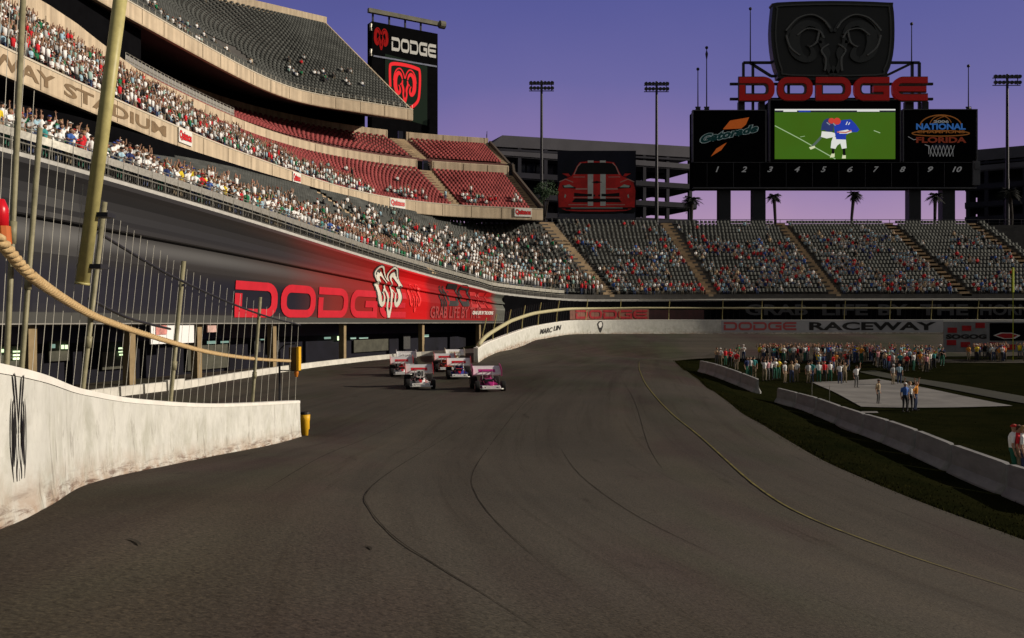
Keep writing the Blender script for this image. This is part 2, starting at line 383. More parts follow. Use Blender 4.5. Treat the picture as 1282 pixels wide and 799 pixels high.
def asphalt_nodes():
    m = M_asph; n = m.node_tree.nodes; l = m.node_tree.links; b = n['Principled BSDF']; t = n['Texture Coordinate']
    src = b.inputs['Base Color'].links[0].from_socket
    def layer(scale, a0, a1, c, detail, stretch=None, co='Object'):
        nonlocal src
        v = t.outputs[co]
        if stretch:
            mp = n.new('ShaderNodeMapping'); mp.inputs['Scale'].default_value = stretch; l.new(v, mp.inputs[0]); v = mp.outputs[0]
        z = n.new('ShaderNodeTexNoise'); z.inputs['Scale'].default_value = scale; z.inputs['Detail'].default_value = detail; z.inputs['Roughness'].default_value = .7
        l.new(v, z.inputs['Vector'])
        r = n.new('ShaderNodeMapRange'); r.inputs[1].default_value = a0; r.inputs[2].default_value = a1; l.new(z.outputs['Fac'], r.inputs[0])
        x = n.new('ShaderNodeMix'); x.data_type = 'RGBA'; x.blend_type = 'MULTIPLY'; x.inputs['B'].default_value = (*c, 1)
        l.new(r.outputs[0], x.inputs['Factor']); l.new(src, x.inputs['A']); src = x.outputs['Result']
    layer(.09, .45, .60, (.74,.86,.70), 3, (1, .35, 1))       # greenish worn patches
    layer(.11, .46, .62, (.88,.70,.80), 4, (1, .3, 1))       # rubbered, purplish groove
    layer(38, .48, .72, (1.75,1.68,1.55), 3)               # light aggregate
    layer(30, .48, .70, (.5,.5,.5), 3)                 # dark pits
    layer(1, .48, .66, (.80,.78,.78), 5, (.02,.55,1), 'UV')   # tyre rubber laid along the racing line
    layer(1, .50, .60, (1.16,1.14,1.1), 3, (.012,.22,1), 'UV')
    layer(1, .56, .62, (.86,.85,.84), 6, (.05,2.2,1), 'UV')
    layer(1.3, .62, .72, (.70,.70,.68), 5, (1, .25, 1))     # scuffs
    l.new(src, b.inputs['Base Color'])
asphalt_nodes()
tag(mb.build('race_track', M_asph, smooth=True, uv=[(INNER.len*i/NI, 55*(j/NJ)**1.3) for i in range(NI+1) for j in range(NJ+1)]), kind='structure')
# grass: same height function, dropped a little where the asphalt lies over it
poly = np.array([INNER.at(INNER.len*i/200)[:2] for i in range(201)]+[OUTER.at(OUTER.len*i/200)[:2] for i in range(200, -1, -1)])
def inside(p):
    x, y = p[:,0], p[:,1]; c = np.zeros(len(p), bool); q = np.roll(poly, 1, 0)
    for (x1, y1), (x2, y2) in zip(poly, q):
        if y1 == y2: continue
        h = ((y1 > y) != (y2 > y)) & (x < (x2-x1)*(y-y1)/(y2-y1)+x1); c ^= h
    return c
g = np.array([(x, y) for y in ys for x in xs]); gz = zga(g); gz[inside(g)] -= .25
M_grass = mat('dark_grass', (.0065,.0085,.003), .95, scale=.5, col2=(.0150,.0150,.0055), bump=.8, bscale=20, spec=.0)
mb = MB(); nx = len(xs); mb.grid([[(g[j*nx+i][0], g[j*nx+i][1], gz[j*nx+i]) for i in range(nx)] for j in range(len(ys))])
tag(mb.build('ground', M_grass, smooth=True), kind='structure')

def strip(name, pxs, wd, m, lift=.044, n=10, kind='structure'):
    """a painted line or crack sealing following photo pixels on the track"""
    p = catmull([(a, b) for a, b in pxs], n); w_ = [hit(*q) for q in p]; rows = []
    for i, a in enumerate(w_):
        t = (w_[min(i+1, len(w_)-1)]-w_[max(i-1, 0)]); t.z = 0; t.normalize(); nn = Vector((-t.y, t.x, 0))*wd/2*(.15+.85*min(1, 4*i/len(w_), 4*(len(w_)-1-i)/len(w_)))*(1+.1*rng.uniform(-1,1))
        rows.append([(q.x, q.y, zg(q.x, q.y)+lift) for q in (a-nn, a+nn)])
    mb = MB(); mb.grid(rows); return tag(mb.build(name, m), kind=kind)
M_yline = mat('faded_yellow_line', (.125,.105,.02), .9, var=.6, scale=3)
M_seam = mat('crack_sealer', (.044,.039,.033), .9, var=.5, scale=.8, spec=.0)
strip('yellow_line', [(846,449),(806,452),(800,457),(803,470),(813,488),(840,518),(880,551),(950,613),(1016,652),(1141,700),(1282,745),(1340,764)], .055, M_yline)
for px in ([(655,480),(620,508),(560,548),(490,592),(459,620),(462,640),(495,678),(560,722),(612,754),(680,800)],
           [(690,470),(660,500),(620,550),(592,594),(596,622),(625,660),(690,720)],
           [(775,470),(795,505),(812,560),(830,590)], [(560,500),(470,545),(400,575),(330,618)],
           [(700,560),(730,600),(800,650),(900,700)]):
    strip('seam_line', px, .016, M_seam, lift=.034)
for (a, b, c, d) in ((160,680,176,689),(455,688,465,694)):
    strip('scuff_mark', [(a,b),((a+c)/2+2,(b+d)/2-1),(c,d)], .03, M_seam, lift=.034, n=4)

# short grass blades along the edge of the asphalt and over the near infield
rgz = np.random.RandomState(2); gv = []; gf = []
for i in range(42000):
    t = rgz.rand(); s_ = INNER.len*(.10+.52*t); a = INNER.at(s_); n_ = INNER.nrm(s_); o_ = -(rgz.rand()**1.6)*14+.12
    x, y = a[0]+n_.x*o_, a[1]+n_.y*o_
    if rgz.rand() < .3: x, y = a[0]+n_.x*(rgz.rand()*.5-.32), a[1]+n_.y*(rgz.rand()*.5-.32)
    gv.append((x, y))
gz_ = zga(np.array(gv)); V_ = []
for i, ((x, y), z) in enumerate(zip(gv, gz_)):
    h = .015+.045*rgz.rand(); a = rgz.rand()*6.28; w_ = .008+.016*rgz.rand(); dx, dy = math.cos(a)*w_, math.sin(a)*w_; lx, ly = rgz.randn()*.02, rgz.randn()*.02
    V_ += [(x-dx, y-dy, z-.01), (x+dx, y+dy, z-.01), (x+lx, y+ly, z+h)]
mb = MB(); mb.add(V_, [(3*i, 3*i+1, 3*i+2) for i in range(len(gv))]); tag(mb.build('grass_blades', mat('grass_blade', (.012,.016,.004), .9, scale=1.2, col2=(.03,.026,.008), spec=0)), 'short dark grass along the inner edge of the track', 'grass', kind='stuff')

# concrete pad and paths in the infield
M_pad = mat('pad_concrete', (.18,.172,.16), .9, var=.3, scale=.4)
def flat_patch(name, pxs, m, lift=.05, sub_=8, kind='structure'):
    c = [hit(*q) for q in pxs]; mb = MB(); rows = []
    for i in range(sub_*3+1):
        a = c[0].lerp(c[3], i/(sub_*3)); b = c[1].lerp(c[2], i/(sub_*3)); rows.append([])
        for k in range(sub_+1):
            q = a.lerp(b, k/sub_); rows[-1].append((q.x, q.y, zg(q.x, q.y)+lift))
    mb.grid(rows); return tag(mb.build(name, m), kind=kind)
flat_patch('concrete_pad', [(1016,479),(1100,475),(1268,509),(1078,510)], M_pad)
M_path = mat('worn_path', (.024,.025,.012), .95, var=.35, scale=.6)
flat_patch('dirt_path', [(1075,466),(1095,464),(1420,517),(1420,525)], M_path, lift=.05)
flat_patch('pad_edge', [(1078,516),(1098,516),(1100,518),(1080,518)], M_pad, lift=.05, sub_=3)
M_mud = mat('bare_soil', (.028,.022,.012), .95, var=.4, scale=.5)
flat_patch('access_road', [(880,447),(890,443),(1420,452),(1420,456)], M_mud, lift=.05, sub_=10)

# ================================================================== WALLS ON THE TRACK
def wall_material(name, base, streak):
    m = mat(name, base, .85, var=.12, scale=2.5, bump=.12); n = m.node_tree.nodes; l = m.node_tree.links; b = n['Principled BSDF']; t = n['Texture Coordinate']
    src = b.inputs['Base Color'].links[0].from_socket; uv = t.outputs['UV']
    sp = n.new('ShaderNodeSeparateXYZ'); l.new(uv, sp.inputs[0])
    def smudge(scale, lo, hi, c, vlo, vhi, stretch, f=1.0):
        nonlocal src
        mp = n.new('ShaderNodeMapping'); mp.inputs['Scale'].default_value = stretch; l.new(uv, mp.inputs[0])
        z = n.new('ShaderNodeTexNoise'); z.inputs['Scale'].default_value = scale; z.inputs['Detail'].default_value = 9; z.inputs['Roughness'].default_value = .72
        z.inputs['Distortion'].default_value = .6; l.new(mp.outputs[0], z.inputs['Vector'])
        r = n.new('ShaderNodeMapRange'); r.inputs[1].default_value = lo; r.inputs[2].default_value = hi; r.inputs[4].default_value = f; l.new(z.outputs['Fac'], r.inputs[0])
        h = n.new('ShaderNodeMapRange'); h.inputs[1].default_value = vlo; h.inputs[2].default_value = vhi; l.new(sp.outputs['Y'], h.inputs[0])
        k = n.new('ShaderNodeMath'); k.operation = 'MULTIPLY'; l.new(r.outputs[0], k.inputs[0]); l.new(h.outputs[0], k.inputs[1])
        x = n.new('ShaderNodeMix'); x.data_type = 'RGBA'; x.inputs['B'].default_value = (*c, 1); l.new(k.outputs[0], x.inputs['Factor']); l.new(src, x.inputs['A']); src = x.outputs['Result']
    smudge(1.1, .46, .68, (.36,.36,.29), 1.6, 0.7, (1.3, .8, 1), .7)     # grey rubber smudges
    smudge(.9, .38, .62, (.36,.25,.17), .42, .0, (1.4, 2.6, 1), .9)    # rusty brown towards the foot
    smudge(2.4, .48, .60, (.11,.06,.04), .26, .03, (.6, 5, 1), 1.0) # dark scrapes at the foot
    smudge(2.2, .57, .62, (.20,.18,.15), 1.5, .3, (1.6, .45, 1), .6)    # long thin scratches
    smudge(5, .66, .70, (.08,.07,.06), 1.6, 1.0, (1, 1, 1), .7)       # chips
    l.new(src, b.inputs['Base Color']); return m
M_wall = wall_material('wall_concrete', (.60,.60,.555), 1)
M_wallcap = mat('wall_cap_paint', (.78,.76,.70), .7, var=.1, scale=2)

NW = Crv([(-2.3,-8,-.2,1.1),(-2.35,0,-.80,1.1),(-3.35,5.8,-1.39,1.1),(-4.85,10.2,-1.92,1.1),(-5.67,13.9,-2.38,1.1),(-6.25,19.4,-2.97,1.1),(-6.4,27,-3.6,1.1)])
def wall_mesh(crv, hgt, th, step=.35, base_drop=.25):
    """outline of a freestanding wall: face, cap and back; uv = metres along, metres up"""
    S = crv.samples(0, crv.len, step); rows = []; uv = []
    for s in S:
        a = crv.at(s); h = hgt(s); z = a[2]
        prof = [(-.02, -base_drop), (0, 0.0), (.03, .15), (.05, h*.5), (.055, h-.05), (.075, h-.0), (.06+th, h), (.08+th, h-.05), (.08+th, -1.2)]
        rows.append([crv.pos(s, o, z+y) for o, y in prof]); uv += [(s, y) for o, y in prof]
    mb = MB(); mb.grid(rows); n = len(rows[0]); k = len(S)
    mb.cap([tuple(range(n)), tuple((k-1)*n+i for i in range(n))[::-1]])
    return mb, uv
wall = empty('concrete_wall', (-4.85,10.2,-2), 'tall stained white concrete track wall on the left with a black horned emblem', 'wall')
mb, uv = wall_mesh(NW, lambda s: 1.1, .28)
bw(mb, 'wall_panel', M_wall, wall, uv=uv, smooth=False)
mb = MB(); S = NW.samples(0, NW.len, .3)
mb.grid([[NW.pos(s, o, NW.at(s)[2]+y) for o, y in ((.045,1.045),(.05,1.112),(.10,1.125),(.34,1.125),(.37,1.05))] for s in S])
bw(mb, 'wall_cap', M_wallcap, wall)
# black emblem on the near wall
s1, s2 = NW.s_px(21), NW.s_px(41)
sm = (s1+s2)/2
def nwmap(u, v, off): s = sm+u*.2; a = NW.at(s); return NW.pos(s, .05-off, a[2]+.58+v*.36)
mb = MB(); sh = []
for sg in (-1, 1):
    for q, wd in (([(.08,.15),(.3,.7),(.55,1.15),(.72,1.32)], [.06,.2,.26,.06]), ([(.80,.85),(.97,.4),(.97,-.3),(.72,-.9)], [.05,.18,.15,.04]), ([(.62,.8),(.66,.3),(.62,-.1),(.70,-.5)], [.08,.36,.28,.05]), ([(.16,.3),(.2,-.3),(.34,-.7),(.10,-1.2)], [.05,.10,.16,.07])):
        c = catmull(q, 5); ws = [interp(i/(len(c)-1), [0,.33,.66,1], wd) for i in range(len(c))]; sh.append(xf2d(stroke2d(c, ws), sx=sg))
sh.append(stroke2d([(0,-.55),(0,-1.1),(0,-1.45)], [.03,.11,.02]))
decal(mb, merge2d(sh), nwmap, off=.012); bw(mb, 'horned_emblem', M_ink, wall)

# catch fence on the near wall
fence = empty('catch_fence', (-5.7,13.9,-1.3), 'leaning wire catch fence with tan steel posts standing on the near concrete wall', 'fence')
def toppt(px, py, d): return P(px, py, d)
posts = [((3,452),(29,0),5.3),((27,465),(50,160),6.5),((103,487),(131,253),9.9),((213,504),(230,327),15.4),((316,505),(326,372),22.3)]
for (b, t, d) in posts:
    s_ = NW.s_px(b[0]+.2*FPX/d); A = NW.pos(s_, .2, NW.at(s_)[2]+1.12); d = A.y; mb = MB(); B = P(*t, d); r = .021 if d < 9 else .032 if d < 12 else .042
    if d < 6: B = A+(B-A)*1.1
    mb.tube([A-Vector((0,0,.05)), A, B], r, 10)
    k = .45; q = A+(B-A)*(.26 if d > 8 else .37); mb.tube([q-(B-A)*.03, q+(B-A)*.03], r*1.35, 10)
    o = bw(mb, 'post', M_post, fence, smooth=True)
thick = MB(); A = P(103,355,9.75); B = P(151,-4,9.75); B2 = A+(B-A)*1.25
thick.tube([A, B2], .072, 16); thick.tube([A-(B-A)*.004, A+(B-A)*.004], .078, 16)
bw(thick, 'mast', M_tansteel, fence, smooth=True)
mb = MB()
for k in (.06, .24): q = A+(B-A)*k; mb.box(q+Vector((.06,.07,0)), (.26,.2,.05))
bw(mb, 'clamp', M_darksteel, fence)
# wires: pulled from the wall cap to the sloping top line
topx = [(-60,-150),(29,0),(50,160),(131,253),(230,327),(326,372),(376,398)]
mb = MB(); mb2 = MB(); s0 = NW.s_px(-60); S = [NW.s_px(q) for q in np.arange(-30, 384, 8.5)]
for i, s in enumerate(S):
    a = NW.at(s); A = NW.pos(s, .2, a[2]+1.1); pxb = A.x/A.y*FPX+CX; lean = 26 if pxb < 60 else interp(pxb, [60,110,213,316,376], [25,27,17,10,4])
    px = pxb+lean*.9; py = interp(px, [q[0] for q in topx], [q[1] for q in topx])+8
    B = P(px, py, A.y); mb.tube([A, A.lerp(B, .5)+Vector((rng.uniform(-.01,.01),0,0)), B], (.0018+.00012*A.y), 4, cap=False)
bw(mb, 'mesh_wires', mat('wire_light', (.55,.53,.46), .7), fence)
M_rope = mat('weathered_cable', (.62,.46,.24), .8, scale=30, col2=(.42,.27,.12), bump=.3, bscale=60)
def cable(pts, rr_, m, name, n=6, parent=fence):
    q = catmull([(p[0], p[1]) for p in pts], n); k = len(q)
    ds = [interp(i/(k-1)*(len(pts)-1), range(len(pts)), [p[2] for p in pts]) for i in range(k)]
    mb = MB(); mb.tube([P(x, y, d) for (x, y), d in zip(q, ds)], rr_, 10); return bw(mb, name, m, parent, smooth=True)
# the heavy twisted restraining cable, and thin tubes for its blurred ghost reflections
def twisted(pts, rad, name):
    q = catmull([(p[0], p[1]) for p in pts], 26); k = len(q)
    ds = [interp(i/(k-1)*(len(pts)-1), range(len(pts)), [p[2] for p in pts]) for i in range(k)]
    c = [P(x, y, d) for (x, y), d in zip(q, ds)]; mb = MB(); L_ = 0
    # strands
    n_s = 3; cum = [0]
    for a, b in zip(c[:-1], c[1:]): cum.append(cum[-1]+(b-a).length)
    M_ = int(cum[-1]/.035); fine = [Vector([float(np.interp(cum[-1]*i/M_, cum, [p[j] for p in c])) for j in range(3)]) for i in range(M_+1)]
    for st in range(n_s):
        pp = []
        for i, p in enumerate(fine):
            t = (fine[min(i+1, M_)]-fine[max(i-1, 0)]).normalized(); u = t.cross(Vector((0,0,1))).normalized(); v = u.cross(t)
            a = 2*math.pi*(st/n_s+cum[-1]*i/M_/.42); pp.append(p+u*math.cos(a)*rad*.5+v*math.sin(a)*rad*.5)
        mb.tube(pp, rad*.62, 7)
    return bw(mb, name, M_rope, fence, smooth=True)
twisted([(-60,235,5.2),(0,302,5.9),(40,346,6.9),(103,388,9.9),(150,408,12.2),(213,428,15.3),(262,441,18.5),(316,449,22.2),(364,452,26.4)], .042, 'restraining_cable')
cable([(124,292,11.2),(190,332,14),(228,352,15.5),(285,378,19),(330,395,22.5),(376,407,27)], .022, M_darksteel, 'upper_ghost_cable')  # blurred ghost reflections of the cable, added as solid thin tubes
cable([(112,374,11),(160,398,12.5),(213,412,15.3)], .02, M_darksteel, 'lower_ghost_cable')

# caution light box at the end of the wall, on its own bracket pole
sig = empty('caution_light', (-6.4,26.4,-2.5), 'yellow and dark signal box on a thin black pole at the wall end', 'signal light')
mb = MB(); d = 26.4
mb.tube([P(350,504,d), P(350,438,d), P(357,431,d), P(370,430,d)], .03, 8); mb.tube([P(350,464,d), P(372,464,d)], .02, 6); bw(mb, 'pole', M_darksteel, sig)
mb = MB(); mb.box(P(368,449,d), (.24,.25,.68)); bw(mb, 'housing', mat('brown_box', (.10,.055,.012), .6, var=.2), sig)
mb = MB(); mb.box(P(373.6,449,d)+Vector((.02,-.04,0)), (.07,.3,.70)); bw(mb, 'yellow_panel', M_yellow, sig)
mb = MB(); mb.tube([P(371,463,d), P(371,467,d), P(371,472,d)], [.05,.07,.04], 10); bw(mb, 'lamp', mat('amber_lens', (.55,.18,.02), .3), sig)
# yellow crash drum behind the wall end
drum = empty('crash_drum', P(382,545,27.4), 'yellow plastic crash drum with dark lid against the end of the wall', 'crash barrel')
mb = MB(); d = 27.5; mb.tube([P(381.5,549,d), P(381.5,538,d), P(381.5,537,d), P(381.5,527,d), P(381.5,526,d), P(381.5,518.5,d)], [.10,.12,.15,.15,.16,.17], 14); bw(mb, 'drum_body', M_yellow, drum, smooth=True)
mb = MB(); mb.tube([P(381.5,518.6,d), P(381.5,515.5,d)], [.18,.16], 14); bw(mb, 'lid', M_ink, drum)
# red marker light at the left edge of the fence
mk = empty('warning_beacon', P(-4,270,6.2), 'blurred red beacon with orange base hanging on the near fence, cut by the left edge', 'beacon')
mb = MB(); mb.tube([P(-2,250,6.2), P(-1,262,6.2), P(0,284,6.2)], [.04,.06,.055], 12); bw(mb, 'lens', mat('red_lens', (.6,.01,.02), .3), mk, smooth=True)
mb = MB(); mb.tube([P(1,284,6.2), P(3,306,6.2)], [.062,.06], 12); bw(mb, 'base', mat('orange_base', (.5,.12,.02), .5), mk)

# far outer wall
FW = Crv([(-2.95,78,-3.86),(-2.35,83,-3.58),(-1.3,88,-3.29),(.4,95,-2.87),(2.6,102,-2.48),(7,112,-2.05),(10.5,115.6,-2.0),(15.5,118,-2),(25.4,120,-2),(42,121,-2),(59.4,122,-2),(95,122,-2),(130,122,-2)])
fh = lambda s: interp(FW.px_s(s), [597,604,640,670,710,800,900,1300], [1.28,1.30,1.42,1.64,1.80,1.88,1.88,1.92])
fwall = empty('outer_wall', (7,112,-2), 'long pale concrete outer wall round the far turn with speedway lettering', 'wall')
mb, uv = wall_mesh(FW, fh, .35, step=.8); bw(mb, 'wall_panel', M_wall, fwall, uv=uv)
mb = MB(); mb.grid([[FW.pos(s, o, FW.at(s)[2]+fh(s)+y) for o, y in ((.03,-.06),(.04,.015),(.3,.03),(.45,.03))] for s in FW.samples(0, FW.len, .8)]); bw(mb, 'wall_cap', M_wallcap, fwall)
def fwmap(px0, px1, y0=.12, y1=.9):
    a, b = FW.s_px(px0), FW.s_px(px1)
    def f(u, v, off): s = lerp(a, b, u); q = FW.at(s); return FW.pos(s, .04-off, q[2]+fh(s)*lerp(y0, y1, v))
    return f
def gridpatch(mapf, nu, nv=1, off=.02):
    mb = MB(); mb.grid([[mapf(i/nu, j/nv, off) for j in range(nv+1)] for i in range(nu+1)]); return mb
bw(gridpatch(fwmap(903,1181,.12,.96), 40), 'sign_panel', mat('sign_grey', (.40,.40,.42), .7, var=.1, scale=.5), fwall)
mb = MB(); decal(mb, wide_word('DODGE'), fwmap(906,997,.25,.84), .05); bw(mb, 'red_lettering', mat('faded_red', (.5,.09,.09), .6, var=.1), fwall)
mb = MB(); decal(mb, norm2d(text2d('RACEWAY', .035)), fwmap(1013,1172,.24,.84), .05); bw(mb, 'black_lettering', M_ink, fwall)
mb = MB(); decal(mb, norm2d(text2d('MARC', .03, .3)), fwmap(676,692,.36,.72), .04); decal(mb, norm2d(text2d('LIN', .03, .3)), fwmap(693,703,.44,.78), .04); bw(mb, 'scrawled_lettering', M_ink, fwall)
s_ = FW.s_px(751.5)
def emb(u, v, off): s = s_+u*.52; q = FW.at(s); return FW.pos(s, .04-off, q[2]+.98+v*.78)
mb = MB(); decal(mb, xf2d(poly2d([(-.9,.5),(-.3,.95),(.5,.98),(.98,.5),(.8,-.1),(.2,-.98),(-.2,-.9),(-.6,-.2)]), 1, 1), emb, .03); bw(mb, 'emblem_outline', M_ink, fwall)
mb = MB(); decal(mb, poly2d([(-.6,.45),(-.1,.8),(.4,.8),(.6,.3),(.25,-.1),(-.3,-.15)]), emb, .05); bw(mb, 'emblem_head', M_white, fwall)
mb = MB(); mb.grid([[FW.pos(0, o, z) for z in (-3.9,-2.5)] for o in (.1,1.6)])
# fence on the far wall
ff = empty('wall_fence', (7,112,-.2), 'tan posts, top rail and thick cable fencing along the top of the far outer wall', 'fence')
ptop = lambda s: interp(FW.px_s(s), [597,640,700,760,1300], [2.4,2.6,2.7,2.75,2.8])
for px in (607,620,638,656,676,699,735,777,838,905,954,1004,1058,1115,1167,1225,1290):
    s = FW.s_px(px); a = FW.at(s); z = a[2]+fh(s); mb = MB(); mb.tube([FW.pos(s, .25, z-.05), FW.pos(s, .2, z+.9), FW.pos(s, -.15, z+ptop(s))], .055, 6); bw(mb, 'post', M_tansteel, ff)
SS = FW.samples(FW.s_px(600), FW.len, 1.5)
rh = lambda s: interp(FW.px_s(s), [598,604,612,640,670,710,800,1300], [.15,.5,.75,1.35,1.5,1.5,1.6,1.6])
mb = MB(); mb.tube([FW.pos(s, .05, FW.at(s)[2]+fh(s)+rh(s)) for s in SS], [interp(FW.px_s(s), [600,700,760,1300], [.2,.2,.13,.1]) for s in SS], 8); bw(mb, 'cable', mat('cable_tan', (.46,.42,.25), .6, var=.15), ff, smooth=True)
SS = FW.samples(FW.s_px(800), FW.len, 3); mb = MB(); mb.tube([FW.pos(s, -.12, FW.at(s)[2]+fh(s)+2.72) for s in SS], .06, 6); bw(mb, 'top_rail', M_steel, ff)
mb = MB()
for s in FW.samples(FW.s_px(603), FW.s_px(1300), .8):
    z = FW.at(s)[2]+fh(s); mb.tube([FW.pos(s, .2, z), FW.pos(s, -.1, z+ptop(s)-.1)], .012, 3, cap=False)
bw(mb, 'mesh_wires', M_darksteel, ff)

# low pit wall
pitpx = [(40,515),(115,502),(152,497),(210,490),(240,486),(300,475),(380,462.5),(430,456),(480,450.5),(540,445.5),(600,442)]
pp_ = [hit(a, b) for a, b in pitpx]; PW = Crv([(p.x, p.y, p.z) for p in pp_], 10)
pw = empty('pit_wall', pp_[3], 'low white block wall running along the dark pit road under the grandstand', 'wall')
def pit_piece(a, b, h, name):
    S = PW.samples(a, b, 1.2); mb = MB(); rows = [[PW.pos(s, o, PW.at(s)[2]+y) for o, y in ((0,-.2),(0,0),(.03,h),(.33,h),(.35,-.4))] for s in S]
    mb.grid(rows); n = 5; mb.cap([tuple(range(n)), tuple((len(S)-1)*n+i for i in range(n))[::-1]]); return bw(mb, name, mat('pit_wall_paint', (.60,.58,.52), .8, var=.2, scale=1.2), pw)
e = [PW.s_px(q) for q in (60,151,181,210)]
for a, b in zip(e[:-1], e[1:]): pit_piece(a+.06, b-.1, .52, 'wall_block')
pit_piece(e[-1]+.06, PW.s_px(232), .60, 'wall_block'); pit_piece(PW.s_px(232)+.01, PW.len, .46, 'wall_run')

# infield barriers: each segment a thing
def barrier_mesh():
    mb = MB(); prof = [(-.30,0),(-.30,.1),(-.14,.32),(-.09,.86),(.09,.86),(.14,.32),(.30,.1),(.30,0)]
    rows = [[(x, y, z) for y, z in prof] for x in (-.5,-.45,.45,.5)]
    rows[0] = [(x, y*.55, z*(.96)) for x, y, z in rows[0]]; rows[3] = [(x, y*.55, z*.96) for x, y, z in rows[3]]
    mb.grid(rows); mb.cap([tuple(range(8)), tuple(24+i for i in range(8))[::-1]]); return mb
M_barrier = mat('barrier_concrete', (.25,.248,.245), .9, var=.3, scale=1.6, bump=.2)
ordn = ['first','second','third','fourth','fifth','sixth','seventh','eighth','ninth','tenth','eleventh','twelfth']
bar0 = None
def place_barrier(a, b, label, hs):
    global bar0
    if bar0 is None: bar0 = barrier_mesh().build('concrete_barrier', M_barrier); o = bar0
    else: o = bar0.copy(); COL.objects.link(o)
    a, b = Vector(a), Vector(b); m = (a+b)/2; t = b-a
    o.location = (m.x, m.y, (zg(a.x, a.y)+zg(b.x, b.y))/2-.02); o.rotation_euler = (0, -math.atan2(zg(b.x,b.y)-zg(a.x,a.y), t.to_2d().length), math.atan2(t.y, t.x))
    o.scale = (t.to_2d().length*.955, 1, hs); tag(o, label, 'barrier', 'concrete barriers along the infield grass')
edge = [(973,504),(998,511),(1023,520),(1052,532),(1083,545),(1112,556),(1148,571),(1193,592),(1264,622),(1345,655)]
tops = [(972,487),(1282,575)]
q = [hit(a, b) for a, b in edge]
for i in range(len(q)-1):
    k = len(q)-2-i
    lab = ('grey concrete barrier nearest the camera, cut off by the right edge' if k == 0 else 'last grey concrete barrier at the gap end of the long row' if i == 0 else f'grey concrete barrier, {ordn[k]} from the right edge in the long row')
    place_barrier(q[i], q[i+1], lab, 1.06)
edge = [(877,466),(887,468.5),(898,472),(911,477),(928,484),(949,493)]
q = [hit(a, b) for a, b in edge]
for i in range(len(q)-1): place_barrier(q[i], q[i+1], f'grey concrete barrier in the short far row, {ordn[i]} from its left end', 1.1)
# ================================================================== LOWER GRANDSTAND
F = Crv([(-36,0,8.9),(-33,15,8.9),(-29.5,30,8.85),(-26,45,8.62),(-23.7,50.5,8.15),(-19.7,64,7.3),(-14,86,5.93),(-8.8,100,4.75),(-4.3,111,3.9),(-1.5,116.5,3.4),(7.8,126,2.8),(17,130,2.8),(30,132,2.9),(43,132.2,2.95),(56,132.2,2.95),(81,132.2,3),(105,132.2,3),(135,132.2,3)])
fpx = F.px_s; fs = F.s_px
zt = lambda s: F.at(s)[2]
ZB = lambda s: interp(F.at(s)[1] if F.at(s)[0] < 5 else 130, [0,50,116], [-.28,-.28,-.52])
Ll = lambda s: interp(fpx(s), [-2000,300,460,598,710,787,3000], [7.5,8,15,17.5,26,28.5,28.5]) if F.at(s)[1] > 35 else 7.5
zbk = lambda s: interp(fpx(s), [-2000,0,300,460,598,710,787,3000], [12.4,12.4,11.6,14.6,15.2,15.7,16.9,16.9]) if F.at(s)[1] > 35 else 12.4
NR = 20
low = empty('lower_grandstand', (-14,86,-4), 'curved lower seating bowl above a dark front wall with red signs and open garages', 'grandstand')
AISLES = [fs(p) for p in (548,765,893,1048,1212)]+[fs(1212)+15, fs(1212)+29]
def lowpos(s, r, dz=0.0, back=.5):
    """point on row r (0 = front); back 0..1 across the tread"""
    L_ = Ll(s); t = (r+back)/NR; return F.pos(s, .35+(L_-.35)*t, zt(s)+.1+(zbk(s)-zt(s)-.1)*((r+1)/NR)+dz, 3)
def tier_mesh(crv, s0, s1, offz, nr, step=1.5, h=3):
    mb = MB(); rows = []
    for s in crv.samples(s0, s1, step):
        pr = []
        for r in range(nr+1):
            o, z = offz(s, r/nr); pr.append((o, z))
            if r < nr: o2, z2 = offz(s, (r+1)/nr); pr.append((o, z2))
        rows.append([crv.pos(s, o, z, h) for o, z in pr])
    mb.grid(rows); return mb
S0, S1 = F.s[0]+12, F.len-1
offz_low = lambda s, t: (.35+(Ll(s)-.35)*t, zt(s)+.1+(zbk(s)-zt(s)-.1)*t)
bw(tier_mesh(F, S0, S1, offz_low, NR), 'terrace', M_tread, low)
# aisles: light stair strips
M_aisle = mat('aisle_concrete', (.40,.30,.19), .85, var=.3, scale=.5)
def aisle(crv, s, w_, offz, nr, parent, h=3, lift=.12):
    mb = MB(); rows = []
    for r in range(nr*2+1):
        o, z = offz(s, r/(nr*2)); rows.append([crv.pos(s+q, o, z+lift+.25, h) for q in (-w_/2, w_/2)])
    A = []
    for i in range(len(rows)-1):
        a, b = rows[i], rows[i+1]; up = Vector((0,0,b[0].z-a[0].z)); A += [a, [a[0]+up, a[1]+up]]
    mb.grid(A+[rows[-1]]); n0 = len(mb.v); base = [(x, y, z-.9) for x, y, z in mb.v]
    m = n0//2; mb.add(base, []); fs_ = []
    for i in range(m-1):
        for k in (0, 1): fs_.append((2*i+k, 2*i+2+k, n0+2*i+2+k, n0+2*i+k))
    mb.f += fs_; mb.mi += [0]*len(fs_); return bw(mb, 'aisle', M_aisle, parent)
for s in AISLES: aisle(F, s, 1.5, offz_low, NR, low)
def near_aisle(s, W=1.2): return any(abs(s-a) < W for a in AISLES)
